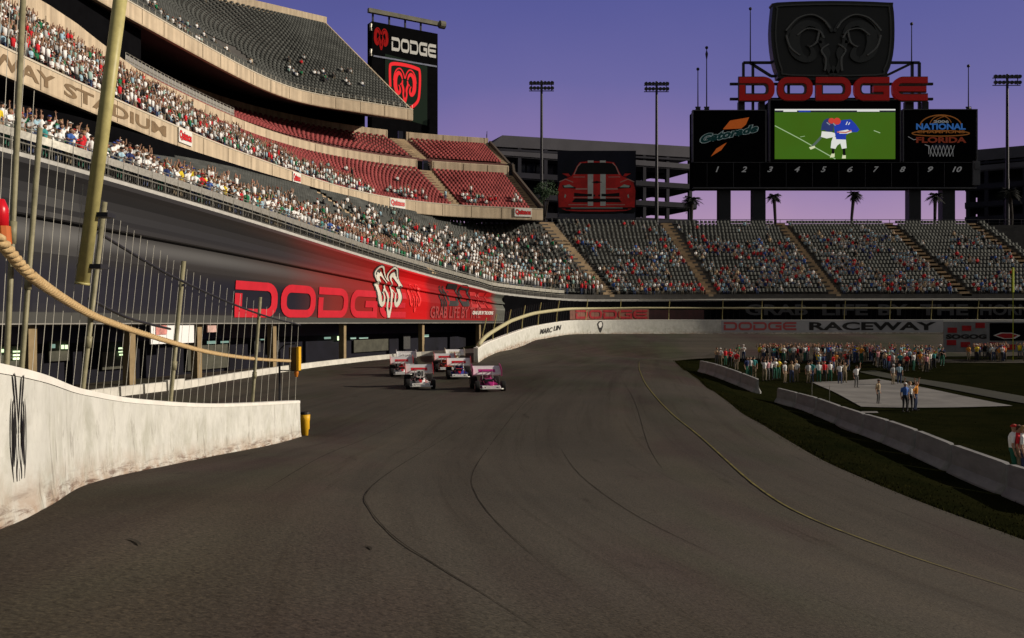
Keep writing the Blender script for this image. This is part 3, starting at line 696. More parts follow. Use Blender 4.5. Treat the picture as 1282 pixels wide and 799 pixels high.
# seats: thousands of one kind
def seat_batch(places, name, m, parent):
    """places: (point, angle facing the track); each seat a pan and a tilted back"""
    tv = []; tf = []
    for c, d, tilt in (((0,.0,.40),(.54,.42,.07),0), ((0,.20,.66),(.55,.06,.46),.22)):
        k = len(tv)
        for a, b, e_ in ((-1,-1,-1),(1,-1,-1),(1,1,-1),(-1,1,-1),(-1,-1,1),(1,-1,1),(1,1,1),(-1,1,1)):
            z = e_*d[2]/2; tv.append((c[0]+a*d[0]/2, c[1]+b*d[1]/2+tilt*z, c[2]+z))
        tf += [tuple(i+k for i in f) for f in ((0,1,5,4),(4,5,6,7),(1,2,6,5),(3,0,4,7))]
    return batch(tv, tf, places, name, m, parent)
def batch(tv, tf, places, name, m, parent, cols=None, scl=None):
    tv = np.array(tv); n = len(places); nv = len(tv)
    pos = np.array([p[0] for p in places]); a = np.array([p[1] for p in places]); c, s_ = np.cos(a), np.sin(a)
    k = np.ones(n) if scl is None else np.array(scl)
    V = np.empty((n, nv, 3)); V[:,:,0] = (tv[None,:,0]*c[:,None]-tv[None,:,1]*s_[:,None])*k[:,None]+pos[:,None,0]
    V[:,:,1] = (tv[None,:,0]*s_[:,None]+tv[None,:,1]*c[:,None])*k[:,None]+pos[:,None,1]; V[:,:,2] = tv[None,:,2]*k[:,None]+pos[:,None,2]
    me = bpy.data.meshes.new(name); nf = len(tf); lens = np.array([len(f) for f in tf]); flat = np.array([i for f in tf for i in f])
    me.vertices.add(n*nv); me.vertices.foreach_set('co', V.ravel().astype(np.float32))
    LT = np.tile(lens, n); me.loops.add(int(LT.sum())); me.loops.foreach_set('vertex_index', (flat[None,:]+np.arange(n)[:,None]*nv).ravel().astype(np.int32))
    me.polygons.add(n*nf); me.polygons.foreach_set('loop_start', np.concatenate([[0], np.cumsum(LT)[:-1]]).astype(np.int32)); me.polygons.foreach_set('loop_total', LT.astype(np.int32))
    me.update(calc_edges=True); me.materials.append(m)
    if cols is not None:
        ca = me.color_attributes.new('Col', 'FLOAT_COLOR', 'POINT'); ca.data.foreach_set('color', np.asarray(cols, dtype=np.float32).ravel())
    o = bpy.data.objects.new(name, me); COL.objects.link(o)
    if parent: child_at(o, parent)
    return o
def face_ang(crv, s, h=3): n = crv.nrm(s, h); return math.atan2(n.y, n.x)-math.pi/2      # local +y = outward
places = []
for r in range(NR):
    s = S0
    while s < S1:
        if (Ll(s) > 11 or r % 2 == 0) and not near_aisle(s) and fpx(s) > -60 and fpx(s) < 1360: places.append((lowpos(s, r, .0, .62), face_ang(F, s)))
        s += .58/(1+.012*r if F.at(s)[1] < 128 else 1)
low_seats = tag(seat_batch(places, 'seat_rows', M_seatg, low), kind='stuff')
# front parapet and rail
SS = F.samples(S0, S1, 1.0)
mb = MB(); mb.grid([[F.pos(s, o, zt(s)+z, 3) for o, z in ((-.42,-.22),(-.46,.0),(-.30,.06),(.30,.06),(.36,-.9))] for s in SS]); bw(mb, 'parapet_lip', M_lip, low)
SR = F.samples(fs(-40), fs(706), .5)
mb = MB()
for z in (.62, 1.42): mb.tube([F.pos(s, -.1, zt(s)+z, 3) for s in SR], .035, 5)
for s in F.samples(fs(-40), fs(706), 1.25): mb.tube([F.pos(s, -.1, zt(s)), F.pos(s, -.1, zt(s)+1.42)], .03, 5)
for z in (.95,): mb.grid([[F.pos(s, -.1+o, zt(s)+z+q, 3) for o, q in ((0,-.12),(-.02,.3))] for s in SR])
for s in F.samples(fs(-40), fs(706), .17): mb.tube([F.pos(s, -.1, zt(s)+.05), F.pos(s, -.1, zt(s)+.65)], .011, 3, cap=False)
bw(mb, 'front_railing', M_steel, low)
# moulded front wall: profile tilts so the light bands follow the curves
SW_ = F.samples(S0, fs(627.5), 1.0)
PROF = [(-.44,1.0),(-.52,.965),(-.40,.93),(-.22,.86),(-.20,.80),(-.34,.74),(-.52,.70),(-.60,.665),(-.56,.655),(-.30,.645),(-.32,.61),(-.46,.55),(-.58,.50),(-.62,.44),(-.58,.36),(-.52,.26),(-.48,.13),(-.47,.0)]
po = lambda h: interp(h, [p[1] for p in PROF][::-1], [p[0] for p in PROF][::-1])
def facade_material():
    m = mat('facade_cladding', (.022,.022,.024), .5, var=.12, scale=.8, spec=.15); n = m.node_tree.nodes; l = m.node_tree.links; b = n['Principled BSDF']
    t = n['Texture Coordinate']; sp = n.new('ShaderNodeSeparateXYZ'); l.new(t.outputs['UV'], sp.inputs[0]); src = b.inputs['Base Color'].links[0].from_socket
    # printed banner: charcoal fading into red along the wall, ending at a grey strip
    r = n.new('ShaderNodeValToRGB'); e = r.color_ramp.elements; L_ = F.len
    stops = [(fs(-60),(.016,.016,.018)),(fs(290),(.026,.023,.022)),(fs(350),(.05,.03,.026)),(fs(398),(.16,.026,.022)),(fs(450),(.24,.015,.013)),(fs(490),(.36,.008,.009)),(fs(510),(.55,.004,.006)),(fs(528),(.55,.004,.006)),(fs(534),(.27,.008,.010)),(fs(612),(.24,.008,.010)),(fs(614),(.11,.115,.10)),(fs(628),(.11,.115,.10))]
    e[0].position = stops[0][0]/L_; e[0].color = (*stops[0][1],1); e[1].position = stops[-1][0]/L_; e[1].color = (*stops[-1][1],1)
    for s, c in stops[1:-1]: k = e.new(s/L_); k.color = (*c, 1)
    dv = n.new('ShaderNodeMath'); dv.operation = 'DIVIDE'; dv.inputs[1].default_value = L_; l.new(sp.outputs['X'], dv.inputs[0]); l.new(dv.outputs[0], r.inputs['Fac'])
    # the banner's grey skirting, the dark panel behind the letters and a painted highlight band
    def band(v0, v1, c, f, soft=.03, u0=None, u1=None):
        nonlocal src
        lo = n.new('ShaderNodeMapRange'); lo.interpolation_type = 'SMOOTHSTEP'; lo.inputs[1].default_value = v0-soft; lo.inputs[2].default_value = v0+soft; l.new(sp.outputs['Y'], lo.inputs[0])
        hi = n.new('ShaderNodeMapRange'); hi.interpolation_type = 'SMOOTHSTEP'; hi.inputs[1].default_value = v1+soft; hi.inputs[2].default_value = v1-soft; l.new(sp.outputs['Y'], hi.inputs[0])
        k = n.new('ShaderNodeMath'); k.operation = 'MULTIPLY'; l.new(lo.outputs[0], k.inputs[0]); l.new(hi.outputs[0], k.inputs[1]); k2 = n.new('ShaderNodeMath'); k2.operation = 'MULTIPLY'; k2.inputs[1].default_value = f; l.new(k.outputs[0], k2.inputs[0]); f_ = k2.outputs[0]
        if u0 is not None:
            g_ = n.new('ShaderNodeMapRange'); g_.inputs[1].default_value = u0; g_.inputs[2].default_value = u1; g_.inputs[3].default_value = 1; g_.inputs[4].default_value = 0; l.new(sp.outputs['X'], g_.inputs[0])
            k3 = n.new('ShaderNodeMath'); k3.operation = 'MULTIPLY'; l.new(f_, k3.inputs[0]); l.new(g_.outputs[0], k3.inputs[1]); f_ = k3.outputs[0]
        x = n.new('ShaderNodeMix'); x.data_type = 'RGBA'; x.inputs['B'].default_value = (*c,1); l.new(f_, x.inputs['Factor']); l.new(src, x.inputs['A']); src = x.outputs['Result']
    x0 = n.new('ShaderNodeMix'); x0.data_type = 'RGBA'; x0.blend_type = 'MULTIPLY'; x0.inputs['Factor'].default_value = 0
    src = r.outputs['Color']
    band(.08, .40, (.012,.012,.022), .96, .07, fs(360), fs(410))      # black printed panel
    band(.52, .62, (.12,.12,.12), .6, .05, fs(260), fs(420))         # soft grey highlight painted into the cladding colour
    band(.70, .90, (.018,.018,.02), .8, .06, fs(330), fs(470))         # black upper stripe
    band(-.1, .075, (.06,.06,.055), 1, .004)                         # grey skirting
    l.new(src, b.inputs['Base Color']); return m
mb = MB(); uv = []; rows = []
for s in SW_:
    b0, t0 = ZB(s), zt(s)-.2
    fine = []
    for (o1, h1), (o2, h2) in zip(PROF[:-1], PROF[1:]):
        fine += [(o1, h1)]
    fine += [PROF[-1], (-.30,-.012), (3.8,-.012)]
    rows.append([F.pos(s, o, b0+(t0-b0)*h, 3) for o, h in fine]); uv += [(s, h) for o, h in fine]
mb.grid(rows); n_ = len(rows[0]); k_ = len(rows); mb.cap([tuple((k_-1)*n_+i for i in range(n_))[::-1]])
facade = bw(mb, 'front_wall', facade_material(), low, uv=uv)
mb = MB(); mb.grid([[F.pos(s, o, ZB(s)+z, 3) for o, z in ((-.49,.06),(-.52,.05),(-.52,-.01),(-.40,-.02))] for s in SW_]); bw(mb, 'drip_edge', M_conc, low)
def fmap(px0, px1, z0, z1, fixed=True):
    a, b = fs(px0), fs(px1)
    def f(u, v, off):
        s = lerp(a, b, u); b0, t0 = ZB(s), zt(s)-.2; z = lerp(z0, z1, v) if fixed else lerp(b0, t0, lerp(z0, z1, v)); h = (z-b0)/(t0-b0)
        return F.pos(s, po(min(1, max(0, h)))-off, z, 3)
    return f
def fine_decal(name, sh, mf, m, off=.06, parent=low):
    v, f = sh; mb = MB(); decal(mb, sh, mf, off); return bw(mb, name, m, parent)
M_signred = mat('sign_red', (.55,.015,.03), .45, var=.12, scale=.8)
fine_decal('red_lettering', wide_word('DODGE'), fmap(285,502,.12,2.72), M_signred, .07)
M_bone = mat('bone_paint', (.60,.58,.50), .5, var=.1, scale=1)
def fitram(px0, px1, z0, z1): return (lambda g_: (lambda x, y, off: g_((x+1)/2, (y+1.05)/2.05, off)))(fmap(px0, px1, z0, z1))
c480 = zt(fs(480))
fine_decal('horned_outline', ram2d(wk=1.25), fitram(462.5,497.5,.05,c480-.35), mat('charcoal_print', (.03,.025,.025), .6), .09)
fine_decal('horned_emblem', ram2d(), fitram(463.5,496.5,.12,c480-.45), M_bone, .12)
fine_decal('horned_emblem', ram2d(), fitram(505,521,.7,3.7), mat('brick_red', (.85,.03,.03), .5), .07)
fine_decal('horned_emblem', ram2d(wk=1.3), fitram(545.5,553.5,.35,3.75), M_ink, .07)
fine_decal('black_lettering', wide_word('DO'), fmap(556,583.5,1.5,4.1), M_ink, .07)
fine_decal('red_lettering', wide_word('DGE'), fmap(585,611,1.35,3.3), mat('dull_red_letter', (.42,.006,.008), .5), .07)
fine_decal('red_lettering', norm2d(text2d('GRAB LIFE BY THE', .02)), fmap(533,596,.08,1.45), mat('rose_letter', (.34,.05,.05), .5), .07)
fine_decal('white_lettering', norm2d(text2d('GRAB LIFE BY THE HORNS', .03)), fmap(586,612,.55,1.0), M_white, .09)
# dark front wall round the far turn with dim lettering
SW2 = F.samples(fs(627.8), S1, 1.2)
mb = MB(); mb.grid([[F.pos(s, o, z, 3) for o, z in ((-.42,zt(s)-.2),(-.40,-5),)] for s in SW2]); bw(mb, 'far_front_wall', M_black, low)
def farmap(px0, px1, z0, z1):
    a, b = fs(px0), fs(px1); return lambda u, v, off: F.pos(lerp(a, b, u), -.44-off, lerp(z0, z1, v), 3)
for w_, a, b in (('GRAB',932,1010),('LIFE',1028,1085),('BY',1098,1135),('THE',1150,1210),('HORNS',1225,1300)): fine_decal('dim_lettering', norm2d(text2d(w_, .03)), farmap(a,b,.55,2.2), mat('dim_letter', (.075,.075,.08), .7), .04)
bw(gridpatch(farmap(711,811,-.1,1.45), 24), 'banner_panel', mat('banner_tan', (.28,.12,.085), .7, var=.4, scale=.5), low)
fine_decal('red_lettering', wide_word('DODGE'), farmap(718,809,.05,1.3), mat('banner_red', (.45,.02,.03), .6, var=.2), .06)
bw(gridpatch(farmap(811,880,-.1,1.35), 20), 'banner_panel', mat('banner_maroon', (.035,.008,.01), .7, var=.5, scale=.6), low)
# back rail of the far section
SB = F.samples(fs(672), S1, 2.0); mb = MB()
for z in (.5, 1.1): mb.tube([F.pos(s, Ll(s)-.1, zbk(s)+z, 3) for s in SB], .05, 4)
for s in SB: mb.tube([F.pos(s, Ll(s)-.1, zbk(s)-.2), F.pos(s, Ll(s)-.1, zbk(s)+1.15)], .05, 4)
bw(mb, 'back_railing', M_darksteel, low)
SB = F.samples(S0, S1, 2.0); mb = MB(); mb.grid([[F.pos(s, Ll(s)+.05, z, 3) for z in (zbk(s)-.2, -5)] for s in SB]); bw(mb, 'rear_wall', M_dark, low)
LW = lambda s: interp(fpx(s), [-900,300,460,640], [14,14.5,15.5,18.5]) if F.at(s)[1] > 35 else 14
SB = F.samples(S0, fs(640), 1.5); mb = MB(); mb.grid([[F.pos(s, o, z, 3) for o, z in ((max(LW(s), Ll(s)+.25),16.0), (max(LW(s), Ll(s)+.25),zbk(s)-.3), (Ll(s),zbk(s)-.25))] for s in SB]); bw(mb, 'concourse_shade_wall', M_black, low)  # black sheet painting in the shade below the middle tier
# garages under the stand
SG = F.samples(S0, fs(640), 1.5)
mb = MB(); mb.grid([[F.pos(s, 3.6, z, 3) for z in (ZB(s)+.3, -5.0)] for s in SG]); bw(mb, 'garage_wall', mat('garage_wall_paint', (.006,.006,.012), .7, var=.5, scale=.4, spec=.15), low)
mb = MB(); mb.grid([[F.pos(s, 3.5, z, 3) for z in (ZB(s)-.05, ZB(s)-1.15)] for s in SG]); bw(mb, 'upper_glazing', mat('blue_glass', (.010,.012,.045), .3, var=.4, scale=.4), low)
M_pil = mat('pillar_tan', (.27,.20,.11), .85, var=.2, scale=1.5)
for px in (41,166,250,344,432,530,601):
    s = fs(px); a = F.at(s); mb = MB(); n = F.nrm(s); ang = math.atan2(n.y, n.x)
    c = F.pos(s, .25, 0); mb.box((c.x, c.y, (ZB(s)-4.6)/2-.02), (.5,.5,-4.6-ZB(s) if False else 4.6+ZB(s)), ang); bw(mb, 'pillar', M_pil, low)
M_lit = mat('lit_window', (.6,.7,.5), .5, emit=(.75,1.0,.55), estr=1.5); M_litdim = mat('dim_window', (.3,.4,.35), .5, emit=(.35,.55,.45), estr=.6)
M_hall = mat('garage_fittings', (.06,.06,.045), .7, var=.4, scale=1.2)
def gbox(px0, px1, y0, y1, d_off, m, name, th=.12):
    a, b = fs(px0), fs(px1); q = F.at((a+b)/2); D = F.pos((a+b)/2, d_off, 0).y; z0, z1 = -(y1-CY)/FPX*D, -(y0-CY)/FPX*D
    mb = MB(); rows = []
    for i in range(5):
        s = lerp(a, b, i/4); rows.append([F.pos(s, d_off+o, z, 3) for o, z in ((0,z1),(0,z0),(-th,z0),(-th,z1))])
    mb.grid(rows, close=True); mb.cap([(0,1,2,3),(19,18,17,16)]); return bw(mb, name, m, low)
for (x0, x1, y0, y1) in ((52,88,433,458),(184,216,440,462),(286,336,432,462),(480,520,425,440),(116,144,427,452)): gbox(x0, x1, y0, y1, 3.45, M_hall, 'service_counter')
for (x0, x1, y0, y1, m) in ((55,61,437,441,M_lit),(69,78,439,441,M_lit),(69,78,443.5,445.5,M_lit),(69,78,447.5,450,M_lit),(118,122,431,436,M_litdim),(131,134,432,437,M_lit),(136,139,432,437,M_lit),(202,214,435,437,M_lit),(202,214,439.5,441,M_lit),(203,213,443,445,M_lit),
        (308,318,427,430.5,M_litdim),(324,333,427,429.5,M_litdim),(280,287,424,426,M_litdim),(367,375,424.5,426,M_litdim),(445,452,422,424.5,M_litdim),(460,465,421,426,M_lit),(475,481,422.5,424.5,M_litdim),(485,495,422.5,424,M_litdim),(561,567,419,422,M_litdim)):
    gbox(x0, x1, y0, y1, 3.25, m, 'lit_window', .06)
gbox(362,369,425,441,3.2, mat('grey_door', (.05,.05,.05), .6, var=.3), 'garage_door'); gbox(382,391,422,441,3.2, MATS['grey_door'], 'garage_door'); gbox(536,544,420,437,3.2, MATS['grey_door'], 'garage_door')
# bright board hanging under the front wall
brd = empty('white_board', F.pos(fs(210), .1, -1), 'bright white hanging board with a pinkish picture at its left end', 'sign')
def plate(name, px0, px1, y0, y1, off, m, parent, th=.1):
    a, b = fs(px0), fs(px1); D = F.pos((a+b)/2, off, 0).y; z0, z1 = -(y1-CY)/FPX*D, -(y0-CY)/FPX*D
    A = F.pos(a, off, 0); B = F.pos(b, off, 0); t = (B-A); t.z = 0; ang = math.atan2(t.y, t.x)
    mb = MB(); c = (A+B)/2; mb.box((c.x, c.y, (z0+z1)/2), (t.length, th, z1-z0), ang); return bw(mb, name, m, parent)
plate('panel', 184,238,407,430,-.25, mat('white_board_face', (.85,.85,.85), .5), brd)
plate('picture', 189.5,203,407.5,419,-.33, mat('pink_print', (.62,.25,.22), .6, var=.5, scale=1.5), brd, .04)
plate('hanger', 186,188,405,408,-.22, M_darksteel, brd); plate('hanger', 233,235,405,408,-.22, M_darksteel, brd)
b2 = empty('pink_board', F.pos(fs(261), .1, -1), 'small pink and white picture board hanging beside the white board', 'sign')
plate('panel', 256,267,406,416,-.2, mat('pink_print_pale', (.55,.36,.32), .6, var=.4, scale=2), b2)

# ================================================================== CLUB GRANDSTAND (red seats, tan fascia)
MC = Crv([(-34,10),(-34.2,35),(-33.5,57.7),(-31.3,80.7),(-28.8,96.5),(-24.9,114),(-21.2,124.5),(-16.4,132.4),(-8.5,139.0),(5,144)])
mpx, msx = MC.px_s, MC.s_px
Z0 = 16.0
LA = lambda s: interp(mpx(s), [-900,200,460,900], [10,10.5,14,15])
ZA = lambda s: interp(mpx(s), [-900,100,330,900], [25.4,25.4,25.0,25.0])
club = empty('club_grandstand', (-28.8,96.5,-4), 'middle grandstand tier of dark red seats behind a tan panelled fascia with stadium lettering', 'grandstand')
M0, M1 = MC.s[0]+6, MC.len
def fascia_strip(crv, s0, s1, prof, m, name, parent, step=1.2, h=3, joints=()):
    mb = MB(); S = crv.samples(s0, s1, step); mb.grid([[crv.pos(s, o, z, h) for o, z in prof(s)] for s in S]); n = len(prof(s0)); k = len(S)
    mb.cap([tuple(range(n)), tuple((k-1)*n+i for i in range(n))[::-1]])
    for c, d, a in joints: mb.box(c, d, a, 1)
    return bw(mb, name, [m, M_joint] if joints else m, parent)
M_joint = mat('dark_panel_joint', (.16,.12,.075), .9)  # dark brown strips marking the panel joints
def tan_panels():
    m = M_tan; n = m.node_tree.nodes; l = m.node_tree.links; b = n['Principled BSDF']; t = n['Texture Coordinate']; src = b.inputs['Base Color'].links[0].from_socket
    mp = n.new('ShaderNodeMapping'); mp.inputs['Scale'].default_value = (1.6,1.6,.05); l.new(t.outputs['Object'], mp.inputs[0])     # rain streaks down the panels
    z = n.new('ShaderNodeTexNoise'); z.inputs['Scale'].default_value = 1.0; z.inputs['Detail'].default_value = 6; l.new(mp.outputs[0], z.inputs['Vector'])
    r = n.new('ShaderNodeMapRange'); r.inputs[1].default_value = .35; r.inputs[2].default_value = .7; r.inputs[3].default_value = 1.12; r.inputs[4].default_value = .72; l.new(z.outputs['Fac'], r.inputs[0])
    x = n.new('ShaderNodeMix'); x.data_type = 'RGBA'; x.blend_type = 'MULTIPLY'; x.inputs['Factor'].default_value = 1; l.new(src, x.inputs['A']); l.new(r.outputs[0], x.inputs['B']); l.new(x.outputs['Result'], b.inputs['Base Color'])
tan_panels()
fascia_strip(MC, M0, M1, lambda s: [(.5,Z0+.02),(-.02,Z0),(-.06,Z0+.12),(-.06,Z0+1.78),(-.02,Z0+1.9),(.35,Z0+1.9),(.4,Z0+1.0)], M_tan, 'fascia', club, joints=[(MC.pos(s, -.065, Z0+.95), (.07,.03,1.72), face_ang(MC, s)) for s in MC.samples(M0+1, M1-2, 5.2)])
fascia_strip(MC, M0, M1, lambda s: [(-.10,Z0+1.80),(-.12,Z0+1.93),(.02,Z0+1.95)], mat('pale_coping', (.62,.56,.45), .8, var=.1), 'coping', club)
# lettering: two words on the fascia
def mmap(px0, px1, z0, z1):
    a, b = msx(px0), msx(px1); return lambda u, v, off: MC.pos(lerp(a, b, u), -.06-off, lerp(z0, z1, v), 3)
fine_decal('brown_lettering', norm2d(text2d('WAY', .03)), mmap(-16,68,Z0+.42,Z0+1.42), M_letterbrown, .03, club)
fine_decal('brown_lettering', norm2d(text2d('STADIUM', .03)), mmap(79,207,Z0+.42,Z0+1.42), M_letterbrown, .03, club)
offA = lambda s, t: (.4+(LA(s)-.4)*t, Z0+1.0+(ZA(s)-Z0-1.0)*t)
NA = 14
bw(tier_mesh(MC, M0, M1, offA, NA, h=4), 'lower_terrace', M_treadr, club)
# mid wall, from the left all along
def midwall(s, k=0): o = LA(s)+k; z = ZA(s); h = interp(mpx(s), [-900,230,300], [3.6,3.2,2.1]); return [(o,z-.3),(o-.02,z+h),(o+.25,z+h+.15),(o+2.2,z+2.2)]
cut = msx(487)
pa = MC.at(cut)
# where an aisle crosses: px positions of aisle foot on the fascia line
CA = [msx(575)]
sA = CA[0]
jt = lambda a, b, o, z, hh: [(MC.pos(s, o(s)-.03, ZA(s)+z), (.07,.03,hh), face_ang(MC, s)) for s in MC.samples(a+1, b-1, 4.5)]
fascia_strip(MC, M0, sA-.9, midwall, M_tan, 'mid_wall', club, joints=jt(M0, sA, LA, .95, 2.2)); fascia_strip(MC, sA+.9, M1-.9, midwall, M_tan, 'mid_wall', club, joints=jt(sA, M1, LA, .95, 2.2))
# club boxes: dark windows set in the mid wall on the left
def mplate(px0, px1, off, z0, z1, m, name, th=.12):
    a, b = msx(px0), msx(px1); fascia_strip(MC, a, b, lambda s: [(LA(s)+off,z0+ZA(s)),(LA(s)+off-th,z0+ZA(s)),(LA(s)+off-th,z1+ZA(s)),(LA(s)+off,z1+ZA(s))], m, name, club)
mplate(160,196,-.01,-.35,1.15,M_glass,'box_window'); mplate(-12,24,-.01,-.3,1.6,M_glass,'box_window'); mplate(120,150,-.01,-.3,1.0,M_glass,'box_window')
LB = lambda s: LA(s)+13.5
offB = lambda s, t: (LA(s)+2.2+(11.3)*t, ZA(s)+2.4+5.4*t)
NB = 10
B0 = msx(330)
bw(tier_mesh(MC, B0, M1, offB, NB, h=4), 'upper_terrace', M_treadr, club)
topw = lambda s: [(LB(s),ZA(s)+7.6),(LB(s)-.02,ZA(s)+9.7),(LB(s)+.3,ZA(s)+9.8),(LB(s)+.4,ZA(s)+7)]
fascia_strip(MC, B0, sA-.9, topw, M_tan, 'top_wall', club, joints=jt(B0, sA, LB, 8.65, 2.0)); fascia_strip(MC, sA+.9, M1-.4, topw, M_tan, 'top_wall', club, joints=jt(sA, M1, LB, 8.65, 2.0))
aisle(MC, sA, 1.5, offA, NA, club, 4); aisle(MC, sA, 1.5, offB, NB, club, 4)
aisle(MC, M1-.8, 1.6, offA, NA, club, 4); aisle(MC, M1-.8, 1.6, offB, NB, club, 4)
for k, (o, z) in enumerate(((.3,.1),(11.6,5.6))):     # dark doorways where the aisle passes the walls
    mb = MB(); mb.box(MC.pos(sA+.25, LA(sA)+o+.6+(1.2 if k else 0), ZA(sA)+z+(1.1 if k == 0 else 3.0)), (.9,.3,2.2), face_ang(MC, sA)); bw(mb, 'doorway', M_glass, club)
# black walls standing in for the deep shade under the upper deck
fascia_strip(MC, M0, B0+2, lambda s: [(LA(s)+4.5,ZA(s)+2),(LA(s)+4.5,36)], M_black, 'concourse_shade_wall', club)
fascia_strip(MC, B0+1, msx(556), lambda s: [(LB(s)+1.5,ZA(s)+7),(LB(s)+1.5,43)], M_black, 'concourse_shade_wall', club)
# rail along the mid wall on the left
mb = MB(); SM = MC.samples(msx(285), msx(405), .8)
for z in (2.6, 3.3): mb.tube([MC.pos(s, LA(s)+.05, ZA(s)+z, 3) for s in SM], .045, 4)
for s in SM: mb.tube([MC.pos(s, LA(s)+.05, ZA(s)+2.2), MC.pos(s, LA(s)+.05, ZA(s)+3.3)], .03, 4)
mb.grid([[MC.pos(s, LA(s)+.07, ZA(s)+z, 3) for z in (2.28, 3.1)] for s in SM])
bw(mb, 'mid_railing', M_steel, club)
# soffit, end wall, sloping parapet
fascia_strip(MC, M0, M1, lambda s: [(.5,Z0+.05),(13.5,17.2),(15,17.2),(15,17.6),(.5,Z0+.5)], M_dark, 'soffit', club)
def endcap(crv, s, prof, m, name, parent, h=3):
    mb = MB(); mb.add([crv.pos(s, o, z, h) for o, z in prof], [tuple(range(len(prof)))]); q = [crv.pos(s-.3, o, z, h) for o, z in prof]; k = len(prof)
    mb.add(q, [tuple(range(k))[::-1]]); mb.f += [(i, (i+1) % k, k+(i+1) % k, k+i) for i in range(k)]; mb.mi += [0]*k; return bw(mb, name, m, parent)
eA = LA(M1); eZ = ZA(M1)
endcap(MC, M1, [(.0,Z0),(.0,Z0+1.9),(.6,Z0+2.2),(eA,eZ+.7),(eA+.3,eZ+2.8),(eA+2,eZ+2.9),(LB(M1),eZ+8.3),(LB(M1)+.3,eZ+9.0),(LB(M1)+1.4,eZ+9.0),(LB(M1)+1.4,17)], M_dark, 'end_wall', club, 4)
mb = MB(); par = [(.4,Z0+2.0),(eA,eZ+.9),(eA+.6,eZ+2.4),(eA+2.2,eZ+2.6),(LB(M1)+.5,eZ+8.9)]
rows = [MC.pos(M1+.15, o, z, 4) for o, z in par]
for a, b in zip(rows[:-1], rows[1:]): mb.bar(a, b, .4, .9)
bw(mb, 'sloping_parapet', mat('brown_parapet', (.09,.07,.055), .85, var=.2), club)
mb = MB()
for z in (.0, .0): pass
mb.tube([MC.pos(M1-.4, LB(M1)-.2, eZ+9.8), MC.pos(M1-.4, LB(M1)-.2, eZ+11)], .06, 5); mb.tube([MC.pos(M1+.2, LB(M1)+.8, eZ+8.9), MC.pos(M1+.2, LB(M1)+.8, eZ+10.6)], .08, 5); mb.tube([MC.pos(M1-.4, LB(M1)-.2, eZ+11), MC.pos(M1+.2, LB(M1)+.8, eZ+10.6)], .05, 5); bw(mb, 'end_railing', M_darksteel, club)
# seats
def club_ok(s): return abs(s-sA) > 1.0 and s < M1-1.7
pl = []
for r in range(NA):
    s = msx(-60)
    while s < M1-1.7:
        if club_ok(s): o, z = offA(s, (r+.62)/NA); pl.append((MC.pos(s, o, offA(s, (r+1)/NA)[1], 4), face_ang(MC, s, 4)))
        s += .57
for r in range(NB):
    s = B0
    while s < M1-1.7:
        if club_ok(s): o, z = offB(s, (r+.62)/NB); pl.append((MC.pos(s, o, offB(s, (r+1)/NB)[1], 4), face_ang(MC, s, 4)))
        s += .57
tag(seat_batch(pl, 'red_seat_rows', M_seatr, club), kind='stuff')
# small white and red signs hanging on the fascia
for px, lab in ((230,'white sign with red lettering on the tan fascia, right after the stadium lettering'),(370,'white sign with red lettering on the tan fascia, above the yellow shirted spectators'),(497,'white sign with red lettering on the tan fascia, third from the left'),(654.5,'white sign with red lettering at the far right end of the tan fascia')):
    s = msx(px); a = face_ang(MC, s); hw = interp(px, [230,370,497,655], [1.25,1.05,1.55,1.45]); c = MC.pos(s, -.16, Z0+1.15)
    t = empty('fascia_sign', c, lab, 'sign', 'white signs along the tan fascia', a)
    mb = MB(); mb.box((0,0,0), (hw*2,.08,1.35)); mb.build('sign_panel', M_white, t)
    mb = MB(); decal(mb, norm2d(text2d('Quiznos', .045)), lambda u, v, off: Vector(((u-.5)*hw*1.8, -.04-off, (v-.5)*.95)), .012); mb.build('red_lettering', M_red, t)
    mb = MB(); decal(mb, norm2d(text2d('Quiznos', .085)), lambda u, v, off: Vector(((u-.5)*hw*1.86, -.04-off, (v-.5)*1.03)), .006); mb.build('lettering_outline', M_ink, t)

# ================================================================== UPPER DECK
U = Crv([(-47.5,40),(-46.5,65),(-44.8,90),(-42.2,106),(-38.6,124.5),(-35.6,134.5),(-31.9,140.6),(-25,146.1),(-17,152)])
ZU = 34.0
upx, usx = U.px_s, U.s_px
up = empty('upper_deck', (-38.6,126,34), 'steep upper deck of grey seats on a curved tan fascia under the dusk sky', 'grandstand')
U0, U1 = U.s[0]+4, U.len
LU = lambda s: interp(upx(s), [-900,300,372,515], [28,28,32,35]); ZUT = lambda s: interp(upx(s), [-900,300,400,515], [57.5,57.5,58.6,59.2])
UP_F = [(.6,ZU+.05),(-.02,ZU),(-.08,ZU+.15),(-.08,ZU+1.8),(0,ZU+1.92),(.4,ZU+1.92),(.5,ZU+1.2)]
fascia_strip(U, U0, U1, lambda s: UP_F, M_tan, 'fascia', up, h=1.5, joints=[(U.pos(s, -.09, ZU+.98), (.08,.03,1.7), face_ang(U, s, 1.5)) for s in U.samples(U0+1, U1-1, 4.6)])
fascia_strip(U, U0, U1, lambda s: [(-.12,ZU+1.83),(-.14,ZU+1.97),(.05,ZU+1.98)], MATS['pale_coping'], 'coping', up, h=1.5)
offU = lambda s, t: (.5+(LU(s)-.5)*t, ZU+1.3+(ZUT(s)-ZU-1.3)*t)
NU = 30
bw(tier_mesh(U, U0, U1, offU, NU, h=6), 'terrace', M_tread, up)
fascia_strip(U, U0, U1, lambda s: [(LU(s),ZUT(s)-.4),(LU(s)-.03,ZUT(s)+2.2),(LU(s)+.4,ZUT(s)+2.2),(LU(s)+.45,ZUT(s)-1.5)], M_tan, 'top_wall', up, h=6)
